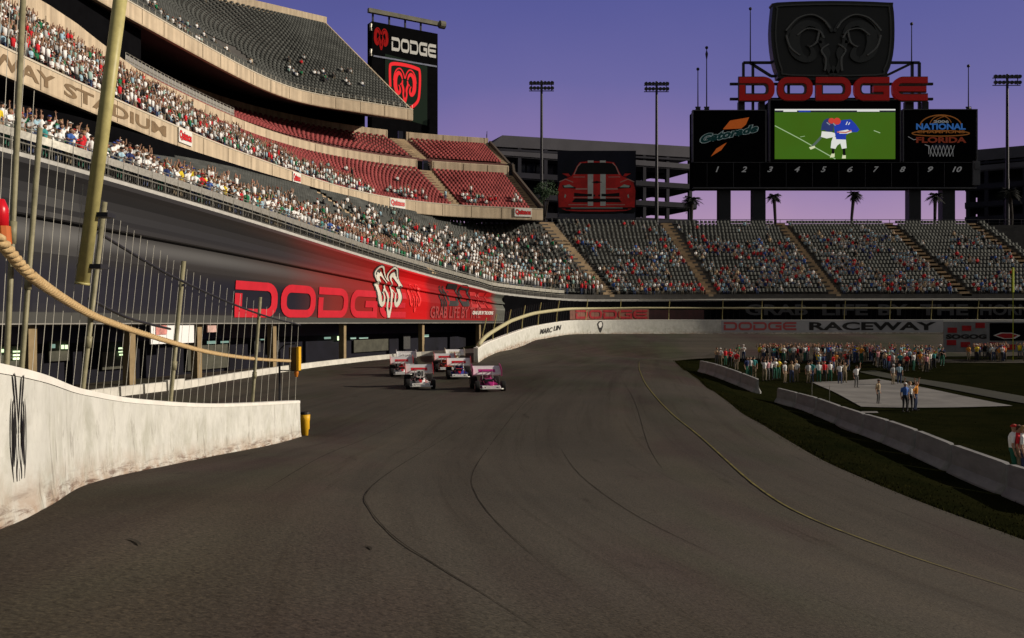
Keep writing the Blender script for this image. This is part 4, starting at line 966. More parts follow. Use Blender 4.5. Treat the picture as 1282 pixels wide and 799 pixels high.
fascia_strip(U, U0, U1, lambda s: [(.6,ZU+.06),(22,ZU+5),(LU(s)+.4,ZUT(s)-1.4),(LU(s)+.4,ZUT(s)-1.0),(22,ZU+6)], M_dark, 'soffit', up, h=6)
endcap(U, U1, [(0,ZU),(0,ZU+1.95),(.7,ZU+2.35),(LU(U1),ZUT(U1)+.95),(LU(U1),ZUT(U1)+2.2),(LU(U1)+.4,ZUT(U1)+2.2),(LU(U1)+.4,ZUT(U1)-1.3),(22,ZU+5)], M_tan, 'end_wall', up, 6)
UA = [usx(300), usx(382)]
for s in UA: pass
# light stair ramp and mouth of the gangway where the deck bends
vs_ = usx(338); mb = MB(); c = U.pos(vs_, 6, offU(vs_, .14)[1]+.6, 4); a = face_ang(U, vs_, 4)
mb.box(c, (5.5,.35,1.8), a); mb.box(U.pos(vs_-2.7, 8, offU(vs_, .16)[1]+.7, 4), (.35,4.4,1.6), a); mb.box(U.pos(vs_+2.7, 8, offU(vs_, .16)[1]+.7, 4), (.35,4.4,1.6), a); bw(mb, 'gangway_wall', M_tan, up)
mb = MB(); mb.box(U.pos(vs_, 7.6, offU(vs_, .16)[1]+.3, 4), (5,3,1.4), a); bw(mb, 'gangway_opening', M_black, up)
pl = []
for r in range(NU):
    s = usx(60)
    while s < U1-.5:
        if not (abs(s-vs_) < 3.2 and 3 < r < 9):
            o, z = offU(s, (r+.62)/NU); pl.append((U.pos(s, o, offU(s, (r+1)/NU)[1], 6), face_ang(U, s, 6)))
        s += .60
tag(seat_batch(pl, 'seat_rows', M_seatg, up), kind='stuff')
mb = MB(); SM = U.samples(usx(100), U1, 1.2)
for z in (2.3, 2.75): mb.tube([U.pos(s, .2, ZU+z, 1.5) for s in SM], .035, 4)
for s in SM: mb.tube([U.pos(s, .2, ZU+1.9, 1.5), U.pos(s, .2, ZU+2.75, 1.5)], .025, 4)
bw(mb, 'front_railing', M_steel, up)
# ================================================================== BEHIND THE STANDS
# advertising pylon, turned towards the left stand
A = P(465.5,60,192); B = P(548,60,200.5); tv = (B-A); tv.z = 0; wid = tv.length; ang = math.atan2(tv.y, tv.x)
pyl = empty('advertising_tower', (A.x, A.y, -4), 'tall black advertising tower with red emblem screen and white lettering behind the upper deck', 'sign tower', None, ang)
zt_, zb_ = 64.5, 40.0
mb = MB(); mb.box((wid/2, 1.2, (zt_-4)/2), (wid, 2.4, zt_+4.0)); mb.build('tower_body', M_black, pyl)
for k in pyl.children: k.location.z = 0
off_ = 4
def pymap(x0, x1, z0, z1): return lambda u, v, o: Vector((lerp(x0, x1, u)*wid, -o, lerp(z0, z1, v)+off_))
def pychild(mb, name, m): return mb.build(name, m, pyl)
for o in pyl.children: o.location = (0, 0, off_)
mb = MB(); mb.box((wid*.5, -.3, 66.6+off_), (wid*1.12, .9, .9)); mb.tube([(wid*1.02,-.3,66.6+off_),(wid*1.10,-.3,66.6+off_)], .9, 12); pychild(mb, 'top_beam', mat('beam_olive', (.16,.155,.12), .7, var=.3, scale=.6))
mb = MB()
for x in (.02,.26,.5,.74): mb.box((wid*x, .2, 65.5+off_), (.35,.35,2.2))
pychild(mb, 'beam_strut', M_darksteel)
mb = MB(); decal(mb, wide_word('DODGE'), pymap(.29,.97,58.9,61.9), .08); pychild(mb, 'white_lettering', M_pale)
M_glowred = mat('dim_red_light', (.25,.01,.01), .8, emit=(1,.03,.03), estr=.08, spec=0); M_neon = mat('red_neon', (.5,.01,.01), .8, emit=(1,.05,.06), estr=.5, spec=0)
mb = MB(); decal(mb, xf2d(ram2d(wk=1.6), .5, .48, .5, .5), pymap(.03,.24,58.6,63.4), .06); pychild(mb, 'red_emblem', M_glowred)
mb = MB(); mb.box((wid*.5,-.12,57.0+off_), (wid*.96,.2,.35)); pychild(mb, 'divider', mat('divider_blue', (.20,.22,.30), .8, var=.3, scale=.8))
mb = MB(); mb.add([pymap(0,.97,43.4,65.4)(*q, .05) for q in ((.2,.06),(.86,.0),(.86,.62),(.2,.66))], [(0,1,2,3)]); pychild(mb, 'screen', mat('dark_green_screen', (.012,.02,.014), .9, emit=(.25,.35,.25), estr=.02, spec=0))
sh = rr(.28,.10,.78,.56,.1,4); mb = MB(); decal(mb, stroke2d(catmull([(.29,.34),(.285,.52),(.32,.57),(.5,.58),(.7,.565),(.755,.53),(.75,.33),(.71,.22),(.56,.13)], 5), .035), pymap(-.01,.95,43.4,65.4), .12); pychild(mb, 'shield_outline', M_neon)
mb = MB(); decal(mb, xf2d(ram2d(wk=1.2), .185, .165, .52, .375), pymap(-.01,.95,43.4,65.4), .12); pychild(mb, 'red_emblem', M_neon)
mb = MB()
for z in (63, 57.5): mb.tube([(-.3,-.2,z+off_-.6),(-.5,-.4,z+off_),(-.3,-.2,z+off_+.8)], .28, 8)
pychild(mb, 'bracket_lamp', M_steel)

# concrete ramp building on the left and right of the scoreboard
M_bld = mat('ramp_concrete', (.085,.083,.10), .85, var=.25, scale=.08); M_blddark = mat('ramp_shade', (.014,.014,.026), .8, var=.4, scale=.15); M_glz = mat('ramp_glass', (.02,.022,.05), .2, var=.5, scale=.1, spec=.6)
def ramp_building(name, label, x0, x1, ytop0, ytop1, d0, d1, gaps, solid_to):
    """open storeys: slabs, parapets, columns and sloping ramps between; x in photo pixels at the front plane"""
    A = P(x0, CY, d0); B = P(x1, CY, d1); t = B-A; ln = t.length; ang = math.atan2(t.y, t.x)
    e_ = empty(name, (A.x, A.y, -4), label, 'building', None, ang); zt0 = -(ytop0-CY)/FPX*d0+4; zt1 = -(ytop1-CY)/FPX*d1+4
    zs = [(-(y-CY)/FPX*(d0+d1)/2+4) for y in gaps]; dep = 16
    mb = MB()    # roof: sloping slab with a deep edge
    mb.add([(0,0,zt0-2.9),(ln,0,zt1-2.9),(ln,0,zt1),(ln*.06,0,zt0),(0,dep,zt0-2.9),(ln,dep,zt1-2.9),(ln,dep,zt1),(ln*.06,dep,zt0)], [(0,1,2,3),(7,6,5,4),(3,2,6,7),(0,4,5,1),(1,5,6,2),(0,3,7,4)])
    mb.build('roof', M_bld, e_)
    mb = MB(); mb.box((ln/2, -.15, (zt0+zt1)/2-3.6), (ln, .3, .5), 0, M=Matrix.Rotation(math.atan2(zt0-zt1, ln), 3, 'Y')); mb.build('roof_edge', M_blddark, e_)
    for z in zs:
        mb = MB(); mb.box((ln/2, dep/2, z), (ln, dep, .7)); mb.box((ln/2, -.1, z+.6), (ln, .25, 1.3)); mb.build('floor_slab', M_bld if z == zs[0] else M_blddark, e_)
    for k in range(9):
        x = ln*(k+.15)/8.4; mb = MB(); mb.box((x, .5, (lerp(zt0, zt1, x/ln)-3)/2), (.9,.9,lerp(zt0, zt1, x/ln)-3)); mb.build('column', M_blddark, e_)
    if solid_to > 0:
        mb = MB(); mb.box((ln*solid_to/2, 5, (zt0-3.4)/2), (ln*solid_to, .4, zt0-3.4)); mb.build('glazed_wall', M_glz, e_)
        mb = MB()
        for k in range(14): mb.box((ln*solid_to*(k+.5)/14, 4.7, (zt0-3.4)/2), (.25,.3,zt0-3.4))
        mb.build('mullions', M_blddark, e_)
    lv = [0]+sorted(zs)+[min(zt0, zt1)-2.5]
    for a, b in zip(lv[:-1], lv[1:]):
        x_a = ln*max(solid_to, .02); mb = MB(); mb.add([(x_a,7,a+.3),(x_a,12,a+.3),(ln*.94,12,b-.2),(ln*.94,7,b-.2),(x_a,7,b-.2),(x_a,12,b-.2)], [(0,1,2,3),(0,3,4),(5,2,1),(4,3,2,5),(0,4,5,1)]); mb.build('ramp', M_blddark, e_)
    return e_, ang, ln, A
e1, ang1, ln1, A1 = ramp_building('ramp_building', 'grey open storey building with sloping roof behind the far stand, car banner on its front', 612, 872, 168, 184, 214, 236, (203,229,254,276), .62)
e2, ang2, ln2, A2 = ramp_building('ramp_building', 'dark open storey building with sky showing through, right of the scoreboard', 1208, 1420, 189, 170, 236, 214, (206,230,253,272), .05)
# car banner hung on the left building: flat printed picture of a red sports car
ban = empty('car_banner', P(746,278,212), 'large dark banner with a red striped sports car seen from the front', 'banner')
D = 212.0; k = D/FPX
bo = P(698,279,D); bmap = planemap(bo, (98*k,0,0), (0,0,88*k), (0,-1,0))
mb = MB(); c = P(747,234,D+.3); mb.box(c, (98*k,.5,90*k)); bw(mb, 'banner_cloth', mat('banner_navy', (.012,.013,.026), .7, var=.5, scale=.12), ban)
mb = MB(); decal(mb, rect2d(.01,.0,.99,.15), bmap, .03); bw(mb, 'printed_floor', mat('banner_grey', (.10,.10,.13), .7, var=.3, scale=.1), ban)
def print_(name, shapes, m, off):
    for s in shapes: bw(decal(MB(), s, bmap, off), name, m, ban)
def sym(pts): return pts+[(1-x, y) for x, y in pts[::-1]]
M_carred = mat('print_red', (.88,.035,.03), .5, var=.35, scale=.25); M_carblk = mat('print_black', (.008,.008,.008), .6); M_carpale = mat('print_silver', (.85,.86,.80), .6, var=.15, scale=.4); M_carhi = mat('print_highlight', (.85,.42,.36), .6)
print_('printed_tyres', [rect2d(.02,.13,.16,.26), rect2d(.84,.13,.98,.26), poly2d(sym([(.03,.16),(.12,.14),(.3,.125)]))], M_carblk, .05)
print_('printed_body', [poly2d(sym([(.015,.22),(.005,.46),(.03,.57),(.10,.625),(.18,.665),(.20,.70),(.235,.78),(.28,.86),(.40,.875)])[::-1]), poly2d(sym([(.05,.2),(.12,.17),(.3,.16)])[::-1]),
                        poly2d([(.06,.70),(.14,.70),(.165,.665),(.13,.655)]), poly2d([(.94,.70),(.86,.70),(.835,.665),(.87,.655)])], M_carred, .07)
print_('printed_windscreen', [poly2d(sym([(.215,.69),(.26,.80),(.30,.845),(.42,.855)])[::-1]), poly2d([(.055,.705),(.075,.725),(.135,.722),(.14,.702)]), poly2d([(.945,.705),(.925,.725),(.865,.722),(.86,.702)])], M_carblk, .09)
print_('printed_grille', [poly2d([(.21,.375),(.48,.375),(.48,.40),(.21,.425)]), poly2d([(.52,.375),(.79,.375),(.79,.425),(.52,.40)]), poly2d([(.18,.29),(.82,.29),(.78,.345),(.22,.345)]), rect2d(.1,.185,.9,.205), poly2d([(.06,.535),(.19,.52),(.235,.5),(.23,.485),(.07,.495)]), poly2d([(.94,.535),(.81,.52),(.765,.5),(.77,.485),(.93,.495)])], M_carblk, .09)
print_('printed_stripes', [rect2d(.385,.69,.455,.24+.0), rect2d(.545,.69,.615,.24), rect2d(.385,.855,.46,.885), rect2d(.54,.855,.615,.885)], M_carpale, .11)
print_('printed_grille_bar', [rect2d(.385,.375,.44,.41), rect2d(.56,.375,.615,.41), rect2d(.385,.30,.455,.34), rect2d(.545,.30,.615,.34), poly2d([(.43,.575),(.5,.595),(.57,.575),(.5,.56)])], M_carblk, .13)
print_('printed_headlights', [poly2d([(.075,.525),(.15,.545),(.21,.505),(.09,.502)]), poly2d([(.925,.525),(.85,.545),(.79,.505),(.91,.502)]), poly2d([(.085,.36),(.10,.35),(.11,.39),(.095,.41)]), poly2d([(.915,.36),(.90,.35),(.89,.39),(.905,.41)]), rect2d(.17,.205,.83,.216)], mat('print_lamp', (.55,.75,.65), .5), .11)
print_('printed_highlights', [stroke2d([(.02,.58),(.10,.62),(.20,.575)], .012), stroke2d([(.98,.58),(.90,.62),(.80,.575)], .012), stroke2d([(.21,.68),(.255,.80),(.30,.85)], .012), stroke2d([(.79,.68),(.745,.80),(.70,.85)], .012), rect2d(.23,.47,.38,.49), rect2d(.62,.47,.77,.49), rect2d(.2,.645,.35,.655), rect2d(.65,.645,.8,.655), rect2d(.2,.352,.38,.36), rect2d(.62,.352,.8,.36), rect2d(.14,.25,.38,.262), rect2d(.62,.25,.86,.262)], M_carhi, .12)

# ------------------------------------------------------------------ scoreboard
D = 186.0; k = D/FPX
def Q(x, y, dd=0): return P(x, y, D)+Vector((0, dd, 0))
sb = empty('scoreboard', Q(1045,280), 'giant black scoreboard with a football picture on its screen and red lettering on top', 'scoreboard')
def pbox(mb, x0, x1, y0, y1, dd, th): c = Q((x0+x1)/2, (y0+y1)/2, dd+th/2); return mb.box(c, ((x1-x0)*k, th, (y1-y0)*k))
mb = MB(); pbox(mb, 868,1219,202,235.5,0,4); pbox(mb, 868,958,139,202.2,.1,3.8); pbox(mb, 964,1126,126,202.2,-.2,4); pbox(mb, 1131,1222,138,202.2,.1,3.8); bw(mb, 'cabinet', M_black, sb)
mb = MB()
for x0, x1, y0, y1 in ((868,958,139,203),(1131,1222,138,203),(964,1126,126,203)):
    for a in ((x0,x1,y0-1,y0),(x0-1.2,x0,y0-1,y1),(x1,x1+1.2,y0-1,y1)): pbox(mb, *a, -.3, 1.2)
pbox(mb, 868,1222,234.8,236.4,-.3,1.4); pbox(mb, 868,1222,203.2,203.7,-.08,.2); [pbox(mb, x,x+.35,204,234,-.06,.2) for x in range(885,1215,33)]; pbox(mb, 1217,1226,202,232,-.4,3); pbox(mb, 1218.5,1225,205,212,-.6,.4)
bw(mb, 'frame', mat('frame_grey', (.09,.09,.10), .5, var=.2, scale=.3), sb)

for x0, x1 in ((902,917),(945,961),(1142,1157),(1184,1200)):
    mb = MB(); pbox(mb, x0,x1,236,428,1.4,2); bw(mb, 'column', M_darksteel, sb)
# screen with the football picture
mb = MB(); pbox(mb, 969.5,1120,139,199.5,-.35,.2)
M_field = mat('screen_green', (.01,.03,.005), .4, var=.25, scale=.25); nn = M_field.node_tree; b_ = nn.nodes['Principled BSDF']; nzs = nn.nodes.new('ShaderNodeTexNoise'); nzs.inputs['Scale'].default_value = .16
cr = nn.nodes.new('ShaderNodeMix'); cr.data_type = 'RGBA'; cr.inputs['A'].default_value = (.045,.14,.008,1); cr.inputs['B'].default_value = (.05,.11,.004,1); nn.links.new(nn.nodes['Texture Coordinate'].outputs['Object'], nzs.inputs['Vector']); nn.links.new(nzs.outputs['Fac'], cr.inputs['Factor']); nn.links.new(cr.outputs['Result'], b_.inputs['Emission Color']); b_.inputs['Emission Strength'].default_value = .85
scr = bw(mb, 'screen', M_field, sb)
smap = lambda x, y, off: Q(x, y, -.36-off)
def scr_part(name, shapes, m, off):
    for s in shapes: bw(decal(MB(), s, smap, off), name, m, sb)
def em(name, c, st=.8): return mat(name, tuple(v*.1 for v in c), .5, emit=c, estr=st)
E_w, E_bl, E_re, E_or, E_bk, E_sk = em('screen_white', (.85,.86,.8)), em('screen_blue', (.02,.05,.42)), em('screen_red', (.65,.06,.04)), em('screen_orange', (.8,.2,.03)), em('screen_black', (.004,.004,.004)), em('screen_grey', (.3,.32,.34))
scr_part('screen_line', [stroke2d([(969.5,158),(1000,174),(1045,199.5)], 1.1), stroke2d([(1093,164),(1101,167)], 1.0), stroke2d([(1001,172),(1007,171)], .6)], em('screen_chalk', (.4,.55,.3)), .03)
scr_part('screen_banner', [rect2d(969.5,137.2,1120,138.9)], E_w, .03)
scr_part('screen_caption', [rect2d(969.5,138.9,1120,141.2)], em('screen_dusk', (.02,.022,.03)), .03)
scr_part('screen_caption_marks', [rect2d(980,139,997,140.6), rect2d(1072,139,1100,140.4)], E_w, .06); scr_part('screen_caption_blue', [rect2d(999,138.9,1014,141)], E_bl, .06)
# ball carrier and tackler
scr_part('screen_player_far', [poly2d([(1031,151),(1036,148.5),(1041,151),(1043,158),(1042,165),(1035,166),(1029,162),(1028,156)]), poly2d([(1028,157),(1034,158),(1033,163),(1027,164)])], em('screen_navy', (.03,.045,.16)), .05)
scr_part('screen_trousers_far', [poly2d([(1028,165),(1040,166),(1047,168),(1044,172),(1034,174),(1027,172)]), poly2d([(1042,172),(1049,172),(1045,178),(1040,178)])], E_w, .06)
scr_part('screen_leg_far', [stroke2d(catmull([(1029,170),(1022,178),(1015,185)], 4), 3.0)], em('screen_sock', (.10,.14,.12)), .055)
scr_part('screen_shoe', [poly2d([(1012,185),(1019,183),(1020,185.5),(1014,188)]), poly2d([(1040,193),(1044,192),(1044,197),(1038,198)]), poly2d([(1054,194),(1058,195),(1058,199),(1053,199)])], em('screen_shoe_white', (.75,.78,.5)), .07)
scr_part('screen_player', [poly2d([(1048,153),(1054,151),(1064,150),(1070,156),(1075,163),(1072,166),(1064,166),(1058,170),(1058,176),(1046,176),(1044,166),(1043,158)])], E_bl, .08)
scr_part('screen_sleeve', [poly2d([(1049,165),(1060,163),(1066,166),(1060,168),(1050,168)]), stroke2d([(1058,157),(1060,153)], 1), stroke2d([(1061,157),(1063,154)], 1)], E_w, .10)
scr_part('screen_arm', [stroke2d([(1047,166),(1058,166.5),(1065,164)], 1.6)], em('screen_arm_red', (.6,.16,.12)), .105)
scr_part('screen_helmet', [poly2d([(1040+4*math.cos(a), 152+3.6*math.sin(a)) for a in np.linspace(0, 2*math.pi, 12)[:-1]]), poly2d([(1047+4.6*math.cos(a), 152.5+4.4*math.sin(a)) for a in np.linspace(0, 2*math.pi, 12)[:-1]])], E_re, .11)
scr_part('screen_mask', [stroke2d([(1042,155),(1045,158)], 1.3), stroke2d([(1034,154),(1038,157)], 1.4)], E_sk, .12)
scr_part('screen_trousers', [poly2d([(1040,177),(1046,175),(1058,175.5),(1059,186),(1053,187),(1051,180),(1047,183),(1045,187),(1039,186)])], E_w, .09)
scr_part('screen_sock', [stroke2d([(1042,186),(1042,193)], 3.2), stroke2d([(1055.5,186),(1056,195)], 3.4)], E_bk, .085)
# numerals under the screen
for i, x in enumerate((898,931.5,964,998,1031,1064,1096.5,1130,1164.5,1198)):
    sh = norm2d(text2d(str(i+1), .02, .35)); wd = (4.2 if i == 0 else 12 if i == 9 else 7.2); mb = MB()
    decal(mb, sh, lambda u, v, o: Q(x-wd/2+wd*u, 215.6-7*v, -.05-o), .03); bw(mb, 'numeral', mat('numeral_grey', (.42,.42,.42), .6, emit=(.5,.5,.5), estr=.12), sb)
# left panel: lightning bolt and slanted word
lmap = lambda x, y, off: Q(x, y, .08-off)
mb = MB(); decal(mb, poly2d([(905,162),(914,151),(938,146.8),(934,156),(928,161)]), lmap, .03); bw(mb, 'lightning_bolt', mat('bolt_orange', (.36,.07,.012), .6, var=.4, scale=.4, emit=(.8,.16,.02), estr=.22), sb); mb = MB(); decal(mb, poly2d([(907,180),(910,178.5),(903,188),(890,196),(897,186)]), lmap, .03); bw(mb, 'lightning_bolt', mat('bolt_orange', (.36,.07,.012), .6, var=.4, scale=.4, emit=(.8,.16,.02), estr=.22), sb)
gt = norm2d(text2d('Gatorade', .05, .3))
gm = lambda g_: (lambda u, v, o: Q(877+72*u+0*v, 180-15*u-11*v*(1-.1*u)-g_*0, .05-o))
mb = MB(); sh = norm2d(text2d('Gatorade', .10, .3)); decal(mb, xf2d(sh, 1.03, 1.12, -.015, -.06), gm(0), .04); bw(mb, 'word_outline', mat('word_silver', (.35,.42,.42), .6, emit=(.4,.5,.5), estr=.15), sb)
mb = MB(); decal(mb, gt, gm(0), .08); bw(mb, 'word', mat('word_green', (.004,.035,.035), .6, emit=(.0,.08,.08), estr=.08), sb)
# right panel: basketball, ring, net and words
rmap = lambda x, y, off: Q(x, y, .08-off)
M_ball = mat('ball_orange', (.25,.085,.02), .6, emit=(.7,.25,.05), estr=.12); M_blue = mat('word_blue', (.02,.09,.30), .6, emit=(.05,.2,.6), estr=.3); M_net = mat('net_grey', (.4,.4,.4), .6, emit=(.4,.4,.4), estr=.2)
mb = MB(); arc = lambda x, y, rx, ry, a0, a1, n=16: [(x+rx*math.cos(R(lerp(a0, a1, i/n))), y-ry*math.sin(R(lerp(a0, a1, i/n)))) for i in range(n+1)]
decal(mb, stroke2d(arc(1178,158,26,14,175,5), 1.4), rmap, .03); decal(mb, stroke2d(arc(1178,158,14,13,170,20), 1.0), rmap, .03); decal(mb, stroke2d(arc(1178,167,36,3.4,0,360,28), 1.2), rmap, .03); decal(mb, stroke2d(arc(1190,165,26,20,150,90), .9), rmap, .03); bw(mb, 'basketball_lines', M_ball, sb)
def rtext(t, x0, x1, y0, y1, m, name, b=.04): mb = MB(); decal(mb, norm2d(text2d(t, b)), lambda u, v, o: Q(lerp(x0, x1, u), lerp(y1, y0, v), .07-o), .05); bw(mb, name, m, sb)
rtext('2006', 1169,1188,150.5,154, M_net, 'year_lettering'); rtext('NATIONAL', 1147,1209,154.5,162.5, M_blue, 'blue_lettering'); rtext('CHAMPIONS', 1148,1208,163.2,166.8, M_ball, 'orange_lettering', .03)
rtext('FLORIDA', 1147,1210,171.5,179, mat('word_rust', (.16,.02,.012), .6, emit=(.5,.08,.03), estr=.12), 'rust_lettering')
mb = MB(); xs_ = [1163+4.6*i for i in range(8)]
for i in range(7):
    a, b = xs_[i], xs_[i+1]; c = 1178+(a-1178)*.8
    for (p, q) in (((a,182),((a+b)/2,189)), ((b,182),((a+b)/2,189)), (((a+b)/2,189),(lerp(1178,a,.9),196)), (((a+b)/2,189),(lerp(1178,b,.9),196))): decal(mb, stroke2d([p, q], .6), rmap, .03)
decal(mb, stroke2d([(1158,181),(1163,183),(1163,193)], .8), rmap, .03); decal(mb, stroke2d([(1137,171),(1144,175),(1150,174)], .7), rmap, .03); bw(mb, 'basket_net', M_net, sb)
mb = MB(); decal(mb, poly2d(arc(1178,184,13,4.5,0,330,14)), rmap, .02); bw(mb, 'dark_badge', mat('badge_navy', (.01,.012,.04), .6), sb)
# truss and shield above
mb = MB()
def pbar(a, b, wd=.5, dd=1.5): mb.bar(Q(*a, dd), Q(*b, dd), wd, wd)
for a, b in (((933,76),(1155,76)),((933,76),(933,140)),((1155,76),(1155,140)),((941,76),(968,93)),((1147,76),(1112,93)),((945,76),(945,140)),((1146,76),(1146,140)),((916,103),(1172,103)),((916,122),(1172,122)),((968,93),(1112,93)),((990,92),(990,128)),((1095,92),(1095,128))): pbar(a, b)
bw(mb, 'truss', M_darksteel, sb)
mb = MB()
for x in (926,952,1136,1158): pbox(mb, x,x+7.5,126,139,1,1)
bw(mb, 'truss_post', M_darksteel, sb)
# letters, extruded
x0, x1, y0, y1 = 925,1160,97.5,126.5
lm = lambda u, v, o: Q(lerp(x0, x1, u), lerp(y1, y0, v), -o)
mb = MB(); decal(mb, wide_word('DODGE', .25), lm, .6, .9); bw(mb, 'red_letters', mat('letter_red', (.40,.012,.010), .45, var=.15, scale=.5, emit=(.5,.01,.01), estr=.10), sb)
mb = MB(); decal(mb, wide_word('DODGE', .33), lambda u, v, o: lm(u*1.008-.004, v*1.08-.04, o), .3, .5); bw(mb, 'letter_rim', mat('letter_rim_dark', (.10,.075,.06), .5), sb)
sh_ = [(965+2,8),(972,4),(1040,2),(1110,4),(1117,8),(1119,40),(1117,70),(1110,92),(1098,100),(985,100),(973,92),(967,70),(964.5,40)]
shc = catmull(sh_+[sh_[0]], 3)[:-1]
mb = MB(); decal(mb, poly2d(shc[::-1]), lambda x, y, o: Q(x, y, -o), .4, 2.2); bw(mb, 'shield', mat('shield_black', (.010,.011,.010), .45, var=.3, scale=.2, spec=.4), sb)
M_rim = mat('shield_rim', (.055,.058,.055), .4, var=.25, scale=.3, spec=.5)
mb = MB(); inn = [(1041.5+(x-1041.5)*.93, 51+(y-51)*.90) for x, y in shc]; decal(mb, stroke2d(inn, 1.7, True), lambda x, y, o: Q(x, y, -o), .75, .4); bw(mb, 'shield_rim', M_rim, sb)
mb = MB(); decal(mb, xf2d(ram2d(wk=1.0), 60, -37, 1041.5, 57), lambda x, y, o: Q(x, y, -o), .85, .5); bw(mb, 'horned_emblem', mat('shield_emblem', (.022,.024,.022), .4, var=.3, scale=.3, spec=.5), sb)
mb = MB()
for sg in (-1, 1):
    for q in ([(.07,.52),(.2,.8),(.45,.99),(.75,.86),(.99,.45)], [(.2,.2),(.3,.45),(.55,.52),(.75,.3)], [(.98,.3),(.9,-.1),(.7,-.38)], [(.1,.0),(.25,-.2),(.16,-.5),(.18,-.9)], [(.3,.42),(.36,.05),(.5,-.1)]):
        decal(mb, xf2d(stroke2d(catmull(q, 5), .035), 60*sg, -37, 1041.5, 57), lambda x, y, o: Q(x, y, -o), 1.1, .3)
bw(mb, 'emblem_edges', mat('emblem_edge', (.16,.165,.16), .4), sb)
# aerials with a knob at the tip and a mount at the foot
for x, y0, y1, lab in ((875,84,138,'short'), (886,57,138,'long'), (941,8,76,'tall'), (1144,27,76,'thin'), (1215.5,80,138,'right')):
    mb = MB(); mb.tube([Q(x,y1,1), Q(x,lerp(y1,y0,.5),1), Q(x,y0,1)], [.14,.11,.09], 6); mb.sphere(Q(x,y0+1,1), .34, 8, 6)
    if y1 > 100: mb.sphere(Q(x,y1-3,1), .5, 8, 6); mb.box(Q(x,y1-.5,1), (.9,.9,.9)); mb.box(Q(x,y1-5,1), (1.1,.25,.25))
    if x == 886: mb.tube([Q(x,62,1), Q(x,66,1), Q(x,72,1)], [.12,.3,.12], 6)
    bw(mb, 'aerial', M_darksteel, sb)

# ------------------------------------------------------------------ floodlight masts
def light_mast(px, ytop, ybank0, ybank1, halfw, label, d=200):
    k = d/FPX; base = P(px, 280, d); e_ = empty('floodlight_mast', (base.x, d, -4), label, 'floodlight', 'floodlight masts behind the far stand')
    zt_ = -(ytop-CY)/FPX*d+4; zm = lerp(0, zt_, .6); mb = MB(); mb.tube([(0,0,0),(0,0,zm)], [.48,.42], 10); mb.tube([(0,0,zm),(0,0,zt_)], [.36,.26], 10); mb.build('mast', M_darksteel, e_)
    z0, z1 = -(ybank1-CY)/FPX*d+4, -(ybank0-CY)/FPX*d+4; w_ = halfw*k
    mb = MB()
    for z in np.linspace(z0+.35, z1-.35, 2): mb.box((0,.3,z-.45), (w_*2,.18,.16))
    for x in (-w_*.8, 0, w_*.8): mb.box((x,.3,(z0+z1)/2), (.16,.16,z1-z0))
    mb.build('crossarm', M_darksteel, e_)
    for r in range(2):
        for i in range(7):
            c = Vector((-w_+w_*2*(i+.5)/7, -.1, lerp(z0+.5, z1-.5, r))); mb = MB(); mb.tube([c+Vector((0,.45,.08)), c+Vector((0,.25,.05)), c+Vector((0,-.25,-.12))], [.15,.36,.44], 9)
            mb.build('lamp_head', M_lamp, e_)
M_lamp = mat('lamp_housing', (.10,.105,.11), .4, var=.3, scale=2, metal=.3)
light_mast(678,101,101,113,15.5,'thin black floodlight mast left of the car banner')
light_mast(822,102,102,114,15.5,'thin black floodlight mast between the car banner and the scoreboard')
light_mast(1261,93,93,106,17.5,'thin black floodlight mast at the right edge of the photo')

# ------------------------------------------------------------------ palms and one leafy tree behind the far stand
M_frond = mat('palm_frond', (.010,.013,.009), .8, var=.4, scale=2); M_trunk = mat('palm_trunk', (.03,.024,.02), .9, var=.3, scale=3)
def palm(px, py, half, d, label, seed):
    r_ = random.Random(seed); k = d/FPX; top = P(px, py, d); e_ = empty('palm_tree', (top.x, d, -4), label, 'palm tree', 'palm trees behind the far stand'); H = top.z+4; Rr = half*k
    mb = MB(); mb.tube([(r_.uniform(-.1,.1)*i, 0, H*i/6) for i in range(6)]+[(0,0,H)], [.42,.36,.32,.29,.27,.26,.34], 9); mb.build('trunk', M_trunk, e_)
    mb = MB()
    for i in range(46):
        a = r_.uniform(0, 2*math.pi); el = r_.uniform(-.75, 1.15); L_ = Rr*r_.uniform(.75,1.1); pts = []; drop = r_.uniform(.25,.6)
        for j in range(7):
            t = j/6; pts.append(Vector((math.cos(a)*math.cos(el)*L_*t, math.sin(a)*math.cos(el)*L_*t, H+math.sin(el)*L_*.8*t-drop*L_*t*t)))
        side = Vector((-math.sin(a), math.cos(a), 0))
        for j in range(1, 7):
            for q in range(3):
                t = (j-1+q/3)/6; p = pts[j-1].lerp(pts[j], q/3); l_ = L_*.30*math.sin(math.pi*min(1, t*.85+.12))
                dirn = (pts[j]-pts[j-1]).normalized()
                for sg in (-1, 1):
                    tip = p+side*sg*l_+dirn*l_*.5+Vector((0,0,-l_*.45*r_.uniform(.5,1.3))); mb.add([p-dirn*.06, p+dirn*.06, tip], [(0,1,2)])
        mb.tube(pts, [.05,.045,.04,.035,.03,.02,.01], 3, cap=False)
    mb.build('crown', M_frond, e_)
palm(866,250,15,168,'dark palm directly left of the scoreboard columns',1)
palm(969,245,11,168,'dark palm behind the second scoreboard column',2)
palm(1069,243,11.5,168,'dark palm standing alone under the middle of the scoreboard',3)
palm(1171,245,12,168,'dark palm between the two right scoreboard columns',4)
palm(1264,240,17,168,'dark palm beside the floodlight mast at the right edge',5)
